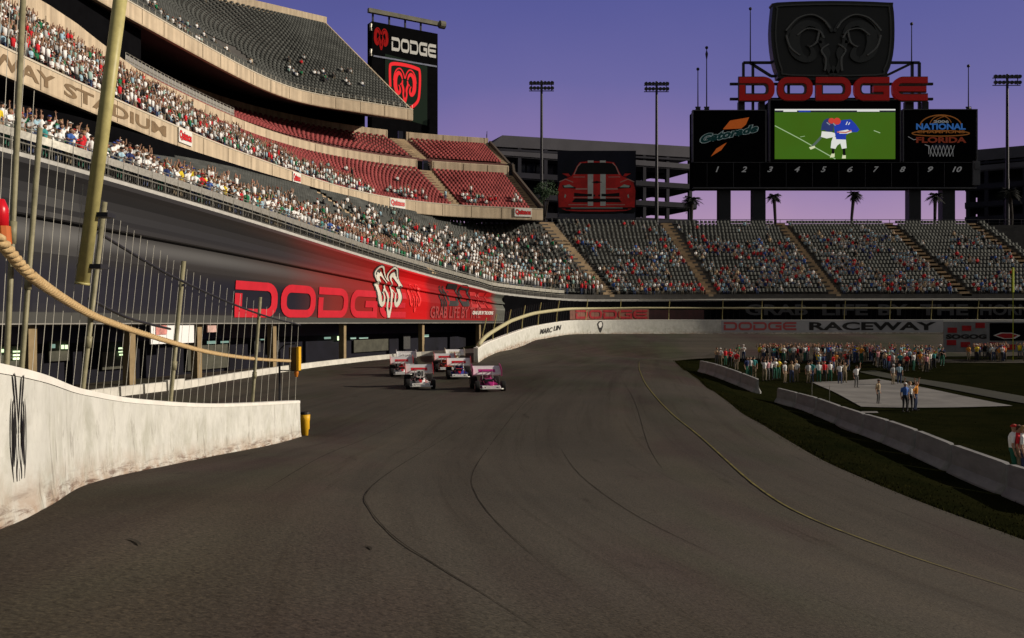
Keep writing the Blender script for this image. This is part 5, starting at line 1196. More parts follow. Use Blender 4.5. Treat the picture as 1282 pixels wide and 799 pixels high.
def leafy(px, py, half, d, label):
    r_ = random.Random(9); k = d/FPX; top = P(px, py, d); e_ = empty('leafy_tree', (top.x, d, -4), label, 'tree'); H = top.z+4; Rr = half*k
    mb = MB(); mb.tube([(0,0,0),(.2,0,H*.4),(0,.1,H*.8),(.1,0,H)], [.4,.32,.2,.08], 8)
    for i in range(9): a = r_.uniform(0, 6.28); mb.tube([(0,0,H*.75),(math.cos(a)*Rr*.4, math.sin(a)*Rr*.4, H*.9),(math.cos(a)*Rr*.8, math.sin(a)*Rr*.8, H*r_.uniform(.95,1.08))], [.12,.08,.03], 5)
    mb.build('trunk', M_trunk, e_); mb = MB()
    cl = [(Vector((r_.gauss(0,.45), r_.gauss(0,.45), r_.gauss(0,.5)))*Rr) for _ in range(26)]
    for c in cl:
        for q in range(60):
            p = Vector((0,0,H))+c+Vector((r_.gauss(0,.22), r_.gauss(0,.22), r_.gauss(0,.2)))*Rr; u = Vector((r_.uniform(-1,1), r_.uniform(-1,1), r_.uniform(-1,1))).normalized(); v = u.orthogonal().normalized(); s_ = r_.uniform(.12,.24)
            mb.add([p-u*s_, p+v*s_*.5, p+u*s_, p-v*s_*.5], [(0,1,2,3)])
    mb.build('crown', mat('leaf_green', (.02,.05,.015), .7, var=.5, scale=1.5), e_)
leafy(681,240,11,190,'small green leafy tree rising between the red seats and the car banner')

# ------------------------------------------------------------------ sponsor board and marker pole in the far infield
d = 99.0; k = d/FPX
spb = empty('sponsor_board', P(1232,441,d), 'dim white board with red squares, black lettering and a black emblem panel', 'sign')
def SQ(x, y, o=0): return P(x, y, d)+Vector((0,-o,0))
mb = MB(); c = SQ((1182+1330)/2, 422); mb.box(c+Vector((0,.1,0)), ((1330-1182)*k,.2,38*k)); bw(mb, 'panel', mat('board_grey', (.19,.195,.205), .7, var=.3, scale=.6), spb)
mb = MB()
for x in (1184,1238,1300): mb.box(SQ(x, 442, -.25), (.2,.15,6.0*k+1.2))
bw(mb, 'leg', M_darksteel, spb)
for (x, y) in ((1192,413.5),(1210,411),(1227,407.5),(1191,429),(1208.5,431.5),(1225,433.5),(1244.5,432),(1265,434.5)):
    mb = MB(); mb.box(SQ(x, y, .03), (11.5*k,.06,6.5*k)); bw(mb, 'red_square', M_dred, spb)
mb = MB(); mb.box(SQ(1262, 415.5, .05), (46*k,.06,22*k)); bw(mb, 'emblem_panel', M_black, spb)
mb = MB(); decal(mb, poly2d([(1243,420),(1252,416.5),(1266,416.8),(1277,420),(1270,424),(1256,424.5)]), lambda x, y, o: SQ(x, y, .08+o), .03); bw(mb, 'emblem_outline', M_pale, spb)
mb = MB(); decal(mb, poly2d([(1246,420),(1254,417.3),(1265,417.6),(1273,420),(1267,423.3),(1257,423.6)]), lambda x, y, o: SQ(x, y, .08+o), .06); bw(mb, 'red_emblem', M_dred, spb)
mb = MB(); decal(mb, norm2d(text2d('SOGOG', .06)), lambda u, v, o: SQ(lerp(1184,1235,u), lerp(424.5,418.5,v), .02+o), .03); bw(mb, 'black_lettering', M_ink, spb)
pole = empty('marker_pole', P(1268.3,470,97), 'slim yellow green marker pole standing in front of the sponsor board', 'pole')
mb = MB(); q = hit(1268.3, 452); mb.tube([(q.x, q.y, q.z), P(1268.3,336,q.y)], .05, 6); bw(mb, 'pole_shaft', mat('pole_lime', (.35,.40,.03), .5), pole); mb = MB(); mb.tube([P(1268.3,366,q.y), P(1268.3,335,q.y)], .11, 8); bw(mb, 'pole_sleeve', mat('pole_lime_bright', (.55,.65,.05), .5), pole)
for x, lab in ((1016.5,'left thin grey stake'), (1038.5,'right thin grey stake')):
    q = hit(x, 499 if x < 1030 else 503); mb = MB(); mb.tube([(q.x,q.y,q.z), (q.x,q.y,q.z+.75), (q.x+.01,q.y,q.z+1.05)], [.022,.02,.015], 6); o = mb.build('stake', M_steel); tag(o, lab+' standing in the infield grass', 'stake', 'thin stakes in the infield')
# ================================================================== PEOPLE
M_skin = mat('skin', (.42,.24,.16), .6, var=.1, scale=8); M_shirt = mat('shirt_cloth', (.5,.5,.5), .85, attr='object', var=.12, scale=7)
def trouser_mat():
    m = bpy.data.materials.new('trouser_cloth'); m.use_nodes = True; n = m.node_tree.nodes; l = m.node_tree.links; b = n['Principled BSDF']; b.inputs['Roughness'].default_value = .9
    i = n.new('ShaderNodeObjectInfo'); r = n.new('ShaderNodeValToRGB'); r.color_ramp.interpolation = 'CONSTANT'; e = r.color_ramp.elements
    cs = [(.03,.05,.12),(.02,.02,.025),(.25,.2,.13),(.05,.07,.16),(.01,.11,.07),(.12,.12,.12)]
    e[0].color = (*cs[0],1); e[1].position = .17; e[1].color = (*cs[1],1)
    for k, c in enumerate(cs[2:]): x = e.new(.17*(k+2)); x.color = (*c,1)
    l.new(i.outputs['Random'], r.inputs[0]); l.new(r.outputs[0], b.inputs['Base Color']); return m
M_trous = trouser_mat(); M_shoe = mat('shoe', (.03,.028,.026), .6); M_hair = mat('hair_and_caps', (.1,.1,.1), .8, attr='object', var=.2, scale=20)
M_eye = mat('eye_dark', (.015,.012,.01), .4)
def V3(*a): return Vector(a)
def pose(kind):
    """skeleton segments (from, to, radius, radius, region); the figure faces -y, feet at z = 0"""
    J = {}; hipz = .93
    if kind in ('sit', 'drive'): hipz = .50 if kind == 'sit' else .22
    lean = {'stand':.0,'raise':-.02,'rail':-.16,'sit':-.04,'wave':-.02,'clap':-.06,'drive':.10}[kind]
    P_ = V3(0,0,hipz); C = V3(0,lean*.6,hipz+.32); N = V3(0,lean,hipz+.55); Hd = V3(0,lean-.03,hipz+.70); Tp = V3(0,lean-.02,hipz+.77)
    S = [(P_, P_+V3(0,0,.12), .135,.13,'t'), (P_+V3(0,0,.1), C, .13,.155,'s'), (C, C.lerp(N,.55), .155,.15,'s'), (C+V3(0,0,.1), N, .10,.06,'s'), (N, Hd, .055,.06,'k'), (Hd-V3(0,.005,.04), Hd+V3(0,0,.03), .078,.098,'h'), (Hd+V3(0,0,.03), Tp, .098,.092,'h'), (Hd+V3(0,-.095,-.015), Hd+V3(0,-.105,-.03), .018,.02,'h'), (Hd+V3(0,-.06,-.075), Hd+V3(0,-.03,-.06), .04,.05,'h')]
    hands = []
    for sg in (-1, 1):
        S.append((Hd+V3(.09*sg,.0,-.02), Hd+V3(.098*sg,.01,.02), .022,.024,'h'))
        hp = P_+V3(.09*sg,0,-.02)
        if kind == 'sit': kn = hp+V3(.04*sg,-.44,.0); an = kn+V3(0,.04,-.40); toe = an+V3(.02*sg,-.18,-.03)
        elif kind == 'drive': kn = hp+V3(.06*sg,-.42,.10); an = kn+V3(0,-.40,-.12); toe = an+V3(0,-.08,.14)
        else: kn = hp+V3(.02*sg,-.03,-.43); an = kn+V3(.01*sg,.05,-.40); toe = an+V3(.03*sg,-.17,-.04)
        S += [(hp, kn, .095,.062,'t'), (kn, an, .062,.045,'t'), (an, an+V3(0,0,-.04), .045,.045,'b'), (an+V3(0,.03,-.04), toe, .045,.038,'b')]
        sh = N+V3(.185*sg,.02,-.09)
        up_ = (kind == 'raise') or (kind == 'wave' and sg == 1)
        if up_: el = sh+V3(.13*sg,-.06,.24); wr = el+V3(-.05*sg,-.06,.24)
        elif kind == 'rail': el = sh+V3(.08*sg,-.14,-.24); wr = el+V3(-.04*sg,-.24,.02)
        elif kind == 'clap': el = sh+V3(.08*sg,-.12,-.23); wr = el+V3(-.17*sg,-.2,.12)
        elif kind == 'sit': el = sh+V3(.07*sg,-.06,-.27); wr = el+V3(-.05*sg,-.24,-.02)
        elif kind == 'drive': el = sh+V3(.07*sg,-.16,-.2); wr = el+V3(-.10*sg,-.22,.08)
        else: el = sh+V3(.06*sg,.03,-.28); wr = el+V3(.01*sg,-.07,-.25)
        S += [(N+V3(.05*sg,.01,-.07), sh, .075,.07,'s'), (sh, sh.lerp(el,.6), .066,.055,'s'), (sh.lerp(el,.6), el, .045,.042,'k'), (el, wr, .042,.03,'k')]
        d = (wr-el).normalized(); S.append((wr, wr+d*.08, .03,.04,'k')); hands.append((wr+d*.08, d, sg))
    return S, hands, Hd
REG = {'t':2,'s':1,'k':0,'h':0,'b':3}
def body_mesh(kind, name='person'):
    S, hands, Hd = pose(kind); mb = MB()
    for a, b, ra, rb, g_ in S:
        n = 4; pts = [a.lerp(b, i/n) for i in range(n+1)]; d = (b-a).normalized() if (b-a).length > 1e-5 else V3(0,0,1)
        pts = [a-d*ra*.75]+pts+[b+d*rb*.75]; mb.tube(pts, [ra*.62]+[lerp(ra, rb, i/n) for i in range(n+1)]+[rb*.62], 10, sq=(1,1))
    o = mb.build('tmp_body', M_skin); md = o.modifiers.new('r', 'REMESH'); md.mode = 'VOXEL'; md.voxel_size = .028
    sm_ = o.modifiers.new('s', 'SMOOTH'); sm_.factor = .5; sm_.iterations = 2
    dg = bpy.context.evaluated_depsgraph_get(); me = bpy.data.meshes.new_from_object(o.evaluated_get(dg))
    vs = [v.co.copy() for v in me.vertices]; fs_ = [tuple(p.vertices) for p in me.polygons]; bpy.data.objects.remove(o); bpy.data.meshes.remove(me)
    out = MB(); out.v = [tuple(v) for v in vs]; out.f = fs_
    for f in fs_:
        c = sum((vs[i] for i in f), Vector())/len(f); best = None
        for a, b, ra, rb, g_ in S:
            ab = b-a; t = max(0, min(1, (c-a).dot(ab)/max(ab.dot(ab), 1e-9))); dd = (c-a-ab*t).length-lerp(ra, rb, t)
            if best is None or dd < best[0]: best = (dd, g_)
        out.mi.append(REG[best[1]])
    for c, d, sg in hands:         # four fingers of unequal length and a thumb, slightly curled
        side = d.cross(V3(0,-1,.2)).normalized(); palm_n = side.cross(d)
        for k, l_ in enumerate((.06,.072,.066,.05)):
            r0 = c-d*.01+side*((k-1.5)*.019); m_ = r0+d*l_*.6+palm_n*.012; out.tube([r0, m_, m_+d*l_*.35+palm_n*.028], [.0095,.009,.007], 5, 0)
        r0 = c-d*.06+side*.03*sg; out.tube([r0, r0+side*.035*sg+d*.03, r0+side*.04*sg+d*.06], [.012,.011,.008], 5, 0)
    for sg in (-1, 1): out.sphere(Hd+V3(.034*sg,-.088,.012), .011, 6, 4, 4)
    out.tube([Hd+V3(-.022,-.098,-.055), Hd+V3(.022,-.098,-.055)], .006, 5, 4)
    return out, Hd
BODY = {}; HEADPOS = {}
for kd in ('stand','raise','rail','sit','wave','clap','drive'):
    mb, hd = body_mesh(kd); o = mb.build('person', [M_skin, M_shirt, M_trous, M_shoe, M_eye], smooth=True); BODY[kd] = o.data; HEADPOS[kd] = hd; bpy.data.objects.remove(o)
def hair_mesh(kind):
    mb = MB(); vs = []; fs_ = []; nu, nv = 12, 6
    for j in range(nv+1):
        for i in range(nu):
            a = 2*math.pi*i/nu; lim = (1.15 if math.sin(a) < -.3 else (1.5 if abs(math.sin(a)) <= .3 else 2.0)) if kind != 'long' else (1.1 if math.sin(a) < -.3 else 2.5)
            if kind == 'cap': lim = 1.4
            th = lim*j/nv; r_ = .108 if kind != 'long' else .116
            vs.append((r_*math.sin(th)*math.cos(a), r_*1.05*math.sin(th)*math.sin(a)+.008, .035+r_*math.cos(th)*(1 if th < 1.6 else 1.5)))
    for j in range(nv):
        for i in range(nu): fs_.append((j*nu+i, (j+1)*nu+i, (j+1)*nu+(i+1)%nu, j*nu+(i+1)%nu))
    mb.add(vs, fs_)
    if kind == 'cap':
        b = [(.085*math.cos(a), -.075-.10*math.sin(a)-.02, .048) for a in np.linspace(0, math.pi, 8)]; k = len(b)
        mb.add(b+[(x, y, z+.012) for x, y, z in b], [tuple(range(k)), tuple(range(k, 2*k))[::-1]]+[(i, i+1, k+i+1, k+i) for i in range(k-1)])
    o = mb.build('hair', M_hair, smooth=True); me = o.data; bpy.data.objects.remove(o); return me
HAIRM = {'short': hair_mesh('short'), 'long': hair_mesh('long'), 'cap': hair_mesh('cap')}
SHIRT = {'white':(.86,.86,.85),'pale grey':(.45,.46,.46),'pale blue':(.36,.55,.66),'red':(.62,.02,.03),'dark green':(.01,.17,.07),'navy':(.02,.035,.13),'black':(.015,.015,.018),'yellow':(.72,.56,.03),'blue':(.05,.13,.42),'beige':(.5,.38,.24),'orange':(.65,.25,.03),'teal':(.05,.30,.30),'pink':(.65,.3,.33)}
HAIR = {'brown hair':('short',(.06,.03,.015)),'black hair':('short',(.01,.009,.009)),'fair hair':('short',(.35,.22,.08)),'long dark hair':('long',(.03,.018,.012)),'long fair hair':('long',(.38,.25,.10)),'a red cap':('cap',(.5,.02,.02)),'a white cap':('cap',(.7,.7,.68)),'a blue cap':('cap',(.03,.06,.3)),'a black cap':('cap',(.012,.012,.014))}
POSE = {'stand':'arms down','raise':'arms raised','rail':'reaching forward','wave':'one arm up','clap':'clapping','sit':'sitting'}
used = set(); NPEOPLE = 0
def person(loc, rz, kd, shirt, hair, label, group, sc_=1.0):
    global NPEOPLE
    o = bpy.data.objects.new('person', BODY[kd]); COL.objects.link(o); o.location = loc; o.rotation_euler = (0,0,rz); o.scale = (sc_,)*3
    o.color = (*SHIRT[shirt], 1); tag(o, label, 'person', group); ty, hc = HAIR[hair]; NPEOPLE += 1
    h = bpy.data.objects.new('cap' if ty == 'cap' else 'hair', HAIRM[ty]); COL.objects.link(h); h.parent = o; h.location = HEADPOS[kd]; h.color = (*hc, 1); return o
def pick(rg, shirts, hairs, poses, where):
    for _ in range(400):
        s = rg.choice(shirts); h = rg.choice(hairs); p = rg.choice(poses)
        if (s, h, p, where) not in used: used.add((s, h, p, where)); return s, h, p
    for s in shirts+list(SHIRT):
        for h in HAIR:
            for p in poses:
                if (s, h, p, where) not in used: used.add((s, h, p, where)); return s, h, p
rg = random.Random(21)
W_SH = ['white']*14+['pale grey','pale grey','pale blue','pale blue','red','dark green','dark green','navy','black','yellow','blue','pale grey','teal']
HL = list(HAIR)
zone = lambda px: 'left of mast' if px < 150 else 'under stadium lettering' if px < 232 else 'under hanging signs'
rown = ['front row','second row','third row','fourth row']
taken = set()
for r in range(4):
    s = fs(-12); s_end = fs([430,400,330,235][r])
    while s < s_end and NPEOPLE < 178:
        px = fpx(s); step = rg.uniform(.62,.85)
        if rg.random() < [.97,.94,.9,.85][r]:
            where = f'{rown[r]} {zone(px)}'; sh_, h, p = pick(rg, W_SH, HL, ['stand','rail','clap','wave','stand','rail'] if r == 0 else ['stand','sit','clap','raise','wave','sit','stand','clap'], where)
            c = lowpos(s, r*2, -.0, .25 if p != 'sit' else .8); a = face_ang(F, s)+rg.uniform(-.5,.35)
            person(c, a, p, sh_, h, f'person with {h}, {sh_} shirt, {POSE[p]}, {where}', 'spectators in the lower stand', rg.uniform(1.04,1.18))
        taken.add((r, round(s))); s += step
# two spectators that stand out in the photograph
# ---- infield visitors
def infield(px, py, shirt, hair, kd, label, sc_=1.0, yaw=None):
    q = hit(px, py); q.z = zg(q.x, q.y)
    person(q, yaw if yaw is not None else rg.uniform(-.8,.8), kd, shirt, hair, label, 'visitors in the infield', sc_)
INF = [(1133,516,'blue','a white cap','stand','in front of the concrete pad, left of a group of three',1.0),(1139,514.5,'white','fair hair','raise','in the middle of the group on the concrete pad front edge',1.0),(1146,514,'orange','brown hair','wave','right end of the group on the concrete pad front edge',1.0),
 (1099.5,506,'beige','a black cap','stand','alone on the near edge of the concrete pad',.9),(1072,486,'white','a black cap','wave','alone at the back left of the concrete pad',1.0),(1118,482,'pale grey','a white cap','stand','left one of a pair behind the concrete pad',.95),(1126,481,'pale blue','black hair','stand','right one of a pair behind the concrete pad',.95),
 (1051.5,481,'white','brown hair','wave','left one of a pair at the pad corner',1.0),(1057.5,480,'beige','long dark hair','raise','right one of a pair at the pad corner',1.0),
 (1025,479,'white','black hair','stand','left of a trio by the thin stakes',1.0),(1032,478.5,'red','a red cap','stand','middle of a trio by the thin stakes',1.0),(1039,478,'white','a blue cap','stand','right of a trio by the thin stakes',1.0),
 (1012,480,'pale grey','a black cap','stand','left one of a dim pair left of the stakes',1.0),(1016,479,'teal','black hair','stand','right one of a dim pair left of the stakes',1.0),
 (991,479,'beige','fair hair','wave','left one of a pair beyond the barrier gap',1.0),(997,478,'white','long fair hair','stand','right one of a pair beyond the barrier gap',1.0),(982.5,480,'white','a white cap','stand','alone in black and white beyond the barrier gap',1.0),
 (957,477,'white','brown hair','raise','first of a cheering row beyond the barrier gap',1.0),(961,476.5,'pink','black hair','raise','second of a cheering row beyond the barrier gap',1.0),(965,476,'white','fair hair','wave','third of a cheering row beyond the barrier gap',1.0),(970,475,'white','a white cap','clap','fourth of a cheering row beyond the barrier gap',1.0),(974.5,474.5,'yellow','a black cap','clap','fifth of a cheering row beyond the barrier gap',1.0),
 (935,474,'navy','black hair','stand','first of three dim figures behind the short barrier row',1.0),(939,473.5,'pale grey','brown hair','stand','second of three dim figures behind the short barrier row',1.0),(944,473,'teal','a black cap','stand','third of three dim figures behind the short barrier row',1.0),
 (897,457,'beige','brown hair','clap','left end of the group by the short barrier row',1.0),(902,457.5,'white','a white cap','stand','second in the group at the start of the short barrier row',1.0),(908,458,'red','black hair','stand','third in the group at the start of the short barrier row',1.0),(914,459,'red','a red cap','clap','fourth in the group at the start of the short barrier row',1.0),(920,460,'white','fair hair','raise','fifth in the group at the start of the short barrier row',1.0),(922,463,'red','long dark hair','stand','right end of the group by the short barrier row',1.0),
 (924,452,'dark green','black hair','clap','left in the dark knot of people on the track edge',1.0),(931,452,'white','a white cap','clap','right in the dark knot of people on the track edge',1.0)]
for px, py, s_, h, kd, where, k in INF: infield(px, py, s_, h, kd, f'person in {s_} shirt, {where}', k)
for px, py, s_, h, kd, where in ((1268.5,600,'white','a red cap','stand','left of the group behind the barrier at the right edge'),(1274,601,'red','brown hair','stand','middle of the group behind the barrier at the right edge'),(1279.5,602,'white','fair hair','stand','right of the group behind the barrier at the right edge')):
    infield(px, py, s_, h, kd, f'person in {s_} shirt, {where}', .98, 1.2)
# the long line of people before the far track: the nearest ones each a person
W_IN = ['white','white','pale grey','red','navy','black','yellow','beige','blue','teal','pink','pale blue','dark green','orange']
line = []
for i in range(118):
    px = rg.uniform(951,1182); t = rg.random(); py = lerp(452, 461, t**1.5) if px > 1095 else lerp(449.5, 455, t)
    line.append((px, py))
for i in range(12): line.append((rg.uniform(1100,1165), rg.uniform(461,466)))
for i in range(8): line.append((rg.uniform(1022,1062), rg.uniform(463,466)))
for i in range(28): line.append((rg.uniform(1212,1290), rg.uniform(449,453)))
line.sort(key=lambda q: -q[1]); rest = line[max(0, 290-NPEOPLE):]; line = line[:max(0, 290-NPEOPLE)]
for px, py in line:
    side = 'left of far line' if px < 1020 else 'middle of far line' if px < 1100 else 'right of far line' if px < 1190 else 'before the sponsor board'
    s_, h, p = pick(rg, W_IN, HL, ['stand','clap','wave','raise'], side); infield(px, py, s_, h, p, f'person with {h}, {s_} shirt, {POSE[p]}, {side}', rg.uniform(.93,1.08))

# ------------------------------------------------------------------ the mass of spectators: low figures, one object per stand
def figure_template(sit):
    mb = MB(); reg = []
    def ring(pts, g_):
        k = len(mb.v); mb.tube(*pts); reg.extend([g_]*(len(mb.v)-k))
    z = .42 if sit else .88
    ring(([(0,0,z),(0,0,z+.3),(0,.0,z+.52),(0,0,z+.60)], [.16,.19,.20,.07], 6, 0, True, (1.1,.7)), 1)
    ring(([(0,-.02,z+.60),(0,-.02,z+.70),(0,-.02,z+.80)], [.07,.105,.06], 6), 0)
    ring(([(0,.015,z+.745),(0,.01,z+.80),(0,.0,z+.835)], [.108,.10,.04], 6), 3)
    for sg in (-1, 1):
        if sit:
            ring(([(.1*sg,0,z),(.12*sg,-.42,z+.02),(.12*sg,-.42,0)], [.09,.07,.05], 4), 2); ring(([(.23*sg,0,z+.5),(.29*sg,-.08,z+.24),(.18*sg,-.28,z+.2)], [.06,.05,.04], 4), 1 if sg < 0 else 0)
        else:
            ring(([(.1*sg,0,z),(.11*sg,-.02,.45),(.12*sg,.02,0)], [.1,.07,.06], 4), 2); ring(([(.22*sg,0,z+.5),(.34*sg,-.1,z+.62),(.28*sg,-.14,z+.92)], [.06,.05,.04], 4), 0)
    return mb.v, mb.f, np.array(reg)
TPL = [figure_template(True), figure_template(False)]
def crowd(name, places, palette, parent, label, cat):
    for k in (0, 1):
        pl = [p for p in places if p[2] == k]
        if not pl: continue
        tv, tf, reg = TPL[k]; n = len(pl); cols = np.ones((n, len(tv), 4), np.float32); rs = np.random.RandomState(5+k+n)
        for i in range(n):
            sh_ = palette[rs.randint(len(palette))]; sk = np.array((.42,.25,.17))*rs.uniform(.4,1.1); tr = [(.03,.05,.12),(.02,.02,.02),(.2,.17,.12),(.1,.1,.1)][rs.randint(4)]; hr = [(.03,.018,.01),(.01,.01,.01),(.25,.16,.07),(.6,.6,.58),(.4,.03,.03)][rs.randint(5)]
            for g_, c in ((0, sk), (1, np.array(sh_)*rs.uniform(.8,1.1)), (2, tr), (3, hr)): cols[i, reg == g_, :3] = c
        o = batch(tv, tf, [(p[0], p[1]) for p in pl], name, M_crowd, None, cols.reshape(-1, 4), [p[3] for p in pl]); tag(o, label+(' seated' if k == 0 else ' standing'), cat, kind='stuff')
rc = random.Random(4)
PAL_L = [SHIRT[k] for k in ('white','white','white','white','pale grey','pale blue','red','dark green','black','white','white','pale grey')]+[(.30,.45,.42),(.02,.02,.02)]
PAL_R = [SHIRT[k] for k in ('white','pale grey','pale blue','red','navy','black','beige','blue','pale grey')]+[(.3,.4,.42),(.25,.33,.4),(.5,.03,.04),(.28,.36,.4),(.2,.28,.36)]
PAL_F = [tuple(c for c in q) for q in PAL_R]+[(.35,.02,.02),(.3,.36,.4)]
_vn = np.random.RandomState(3).rand(400, 60)
def vnoise(x, y):
    i, j = int(x) % 399, int(y) % 59; a, b = x-int(x), y-int(y); a = a*a*(3-2*a); b = b*b*(3-2*b)
    return float(lerp(lerp(_vn[i,j], _vn[i+1,j], a), lerp(_vn[i,j+1], _vn[i+1,j+1], a), b))
low_pl = []; far_pl = []
for r in range(NR):
    s = fs(-25)
    while s < S1 and fpx(s) < 1345:
        px = fpx(s)
        if px < 548: p = (.95 if r < 9 else .6 if r < 11 else .1 if r < 14 else 0) if px < 452 else interp(r, [0,4,8,12,15], [1,.95,.5,.12,0])
        elif px < 765: p = interp(r, [0,4,8,12,15,18], [1,.92,.72,.45,.15,0])
        else: p = interp(r, [0,9,13,15,19], [.80,.70,.50,.16,.01])
        # people come in clusters, families and rows of friends
        if px > 470:
            c_ = vnoise(s*.16+3, r*.42)*.6+vnoise(s*.55, r*1.1+40)*.4; p *= max(0, min(2.0, (c_-.28)*3.4)) if px > 765 else max(.25, min(1.5, (c_-.15)*2.4))
        if px < 452 and (r % 2 or any((r//2, round(s)+k) in taken for k in (0, 1, -1))): p = 0
        if rc.random() < p and not near_aisle(s, 1.0):
            st = 1 if (r < 3 or rc.random() < .2) and px < 765 else 0
            (low_pl if px < 765 else far_pl).append((lowpos(s, r, .0, .5), face_ang(F, s)+rc.uniform(-.4,.4), st, rc.uniform(.95,1.12)))
        s += .62
crowd('lower_crowd', low_pl, PAL_L, low, 'dense sunlit crowd in the curved lower stand', 'crowd')
crowd('far_crowd', far_pl, PAL_F, low, 'scattered shaded crowd in the far stand', 'crowd')
cl_pl = []
for r in range(NA):
    s = msx(-40)
    while s < M1-2:
        px = mpx(s)
        if px < 330: p = .12 if r == 0 else .93
        elif px < 480: p = .2 if r == 0 else interp(r-(480-px)/150*9, [0,2.5,3.5], [.95,.75,.03])
        else: p = (.75*(.5+.5*math.sin(s*.6)) if 1 <= r <= 3 else .01)
        if club_ok(s) and rc.random() < p: o, z = offA(s, (r+.5)/NA); cl_pl.append((MC.pos(s, o, offA(s, (r+1)/NA)[1]+.03, 4), face_ang(MC, s, 4)+rc.uniform(-.4,.4), 0 if rc.random() < .7 else 1, rc.uniform(.95,1.1)))
        s += .62
crowd('club_crowd', cl_pl, PAL_L, club, 'crowd filling the red seats above the fascia', 'crowd')
up_pl = []
for r in range(NU):
    s = usx(90)
    while s < U1-1:
        px = upx(s); d_ = .002
        if px < 325: d_ = .30*max(0, math.sin(s*.35+r*.4)) if r < 6 else .01
        elif 390 < px < 480 and 4 <= r <= 12: d_ = .22 if (r in (5, 6, 9)) else .03
        if rc.random() < d_: up_pl.append((U.pos(s, offU(s, (r+.5)/NU)[0], offU(s, (r+1)/NU)[1], 6), face_ang(U, s, 6), 0, 1.05))
        s += .62
crowd('upper_crowd', up_pl, PAL_L, up, 'few scattered spectators on the upper deck', 'crowd')
inf_pl = []
for px, py in rest: q = hit(px, py); inf_pl.append((Vector((q.x, q.y, zg(q.x, q.y))), rc.uniform(-1,1), 1, rc.uniform(.93,1.05)))
crowd('infield_crowd', inf_pl, PAL_R+[SHIRT['yellow'], SHIRT['orange']], None, 'far line of infield visitors before the track', 'crowd')

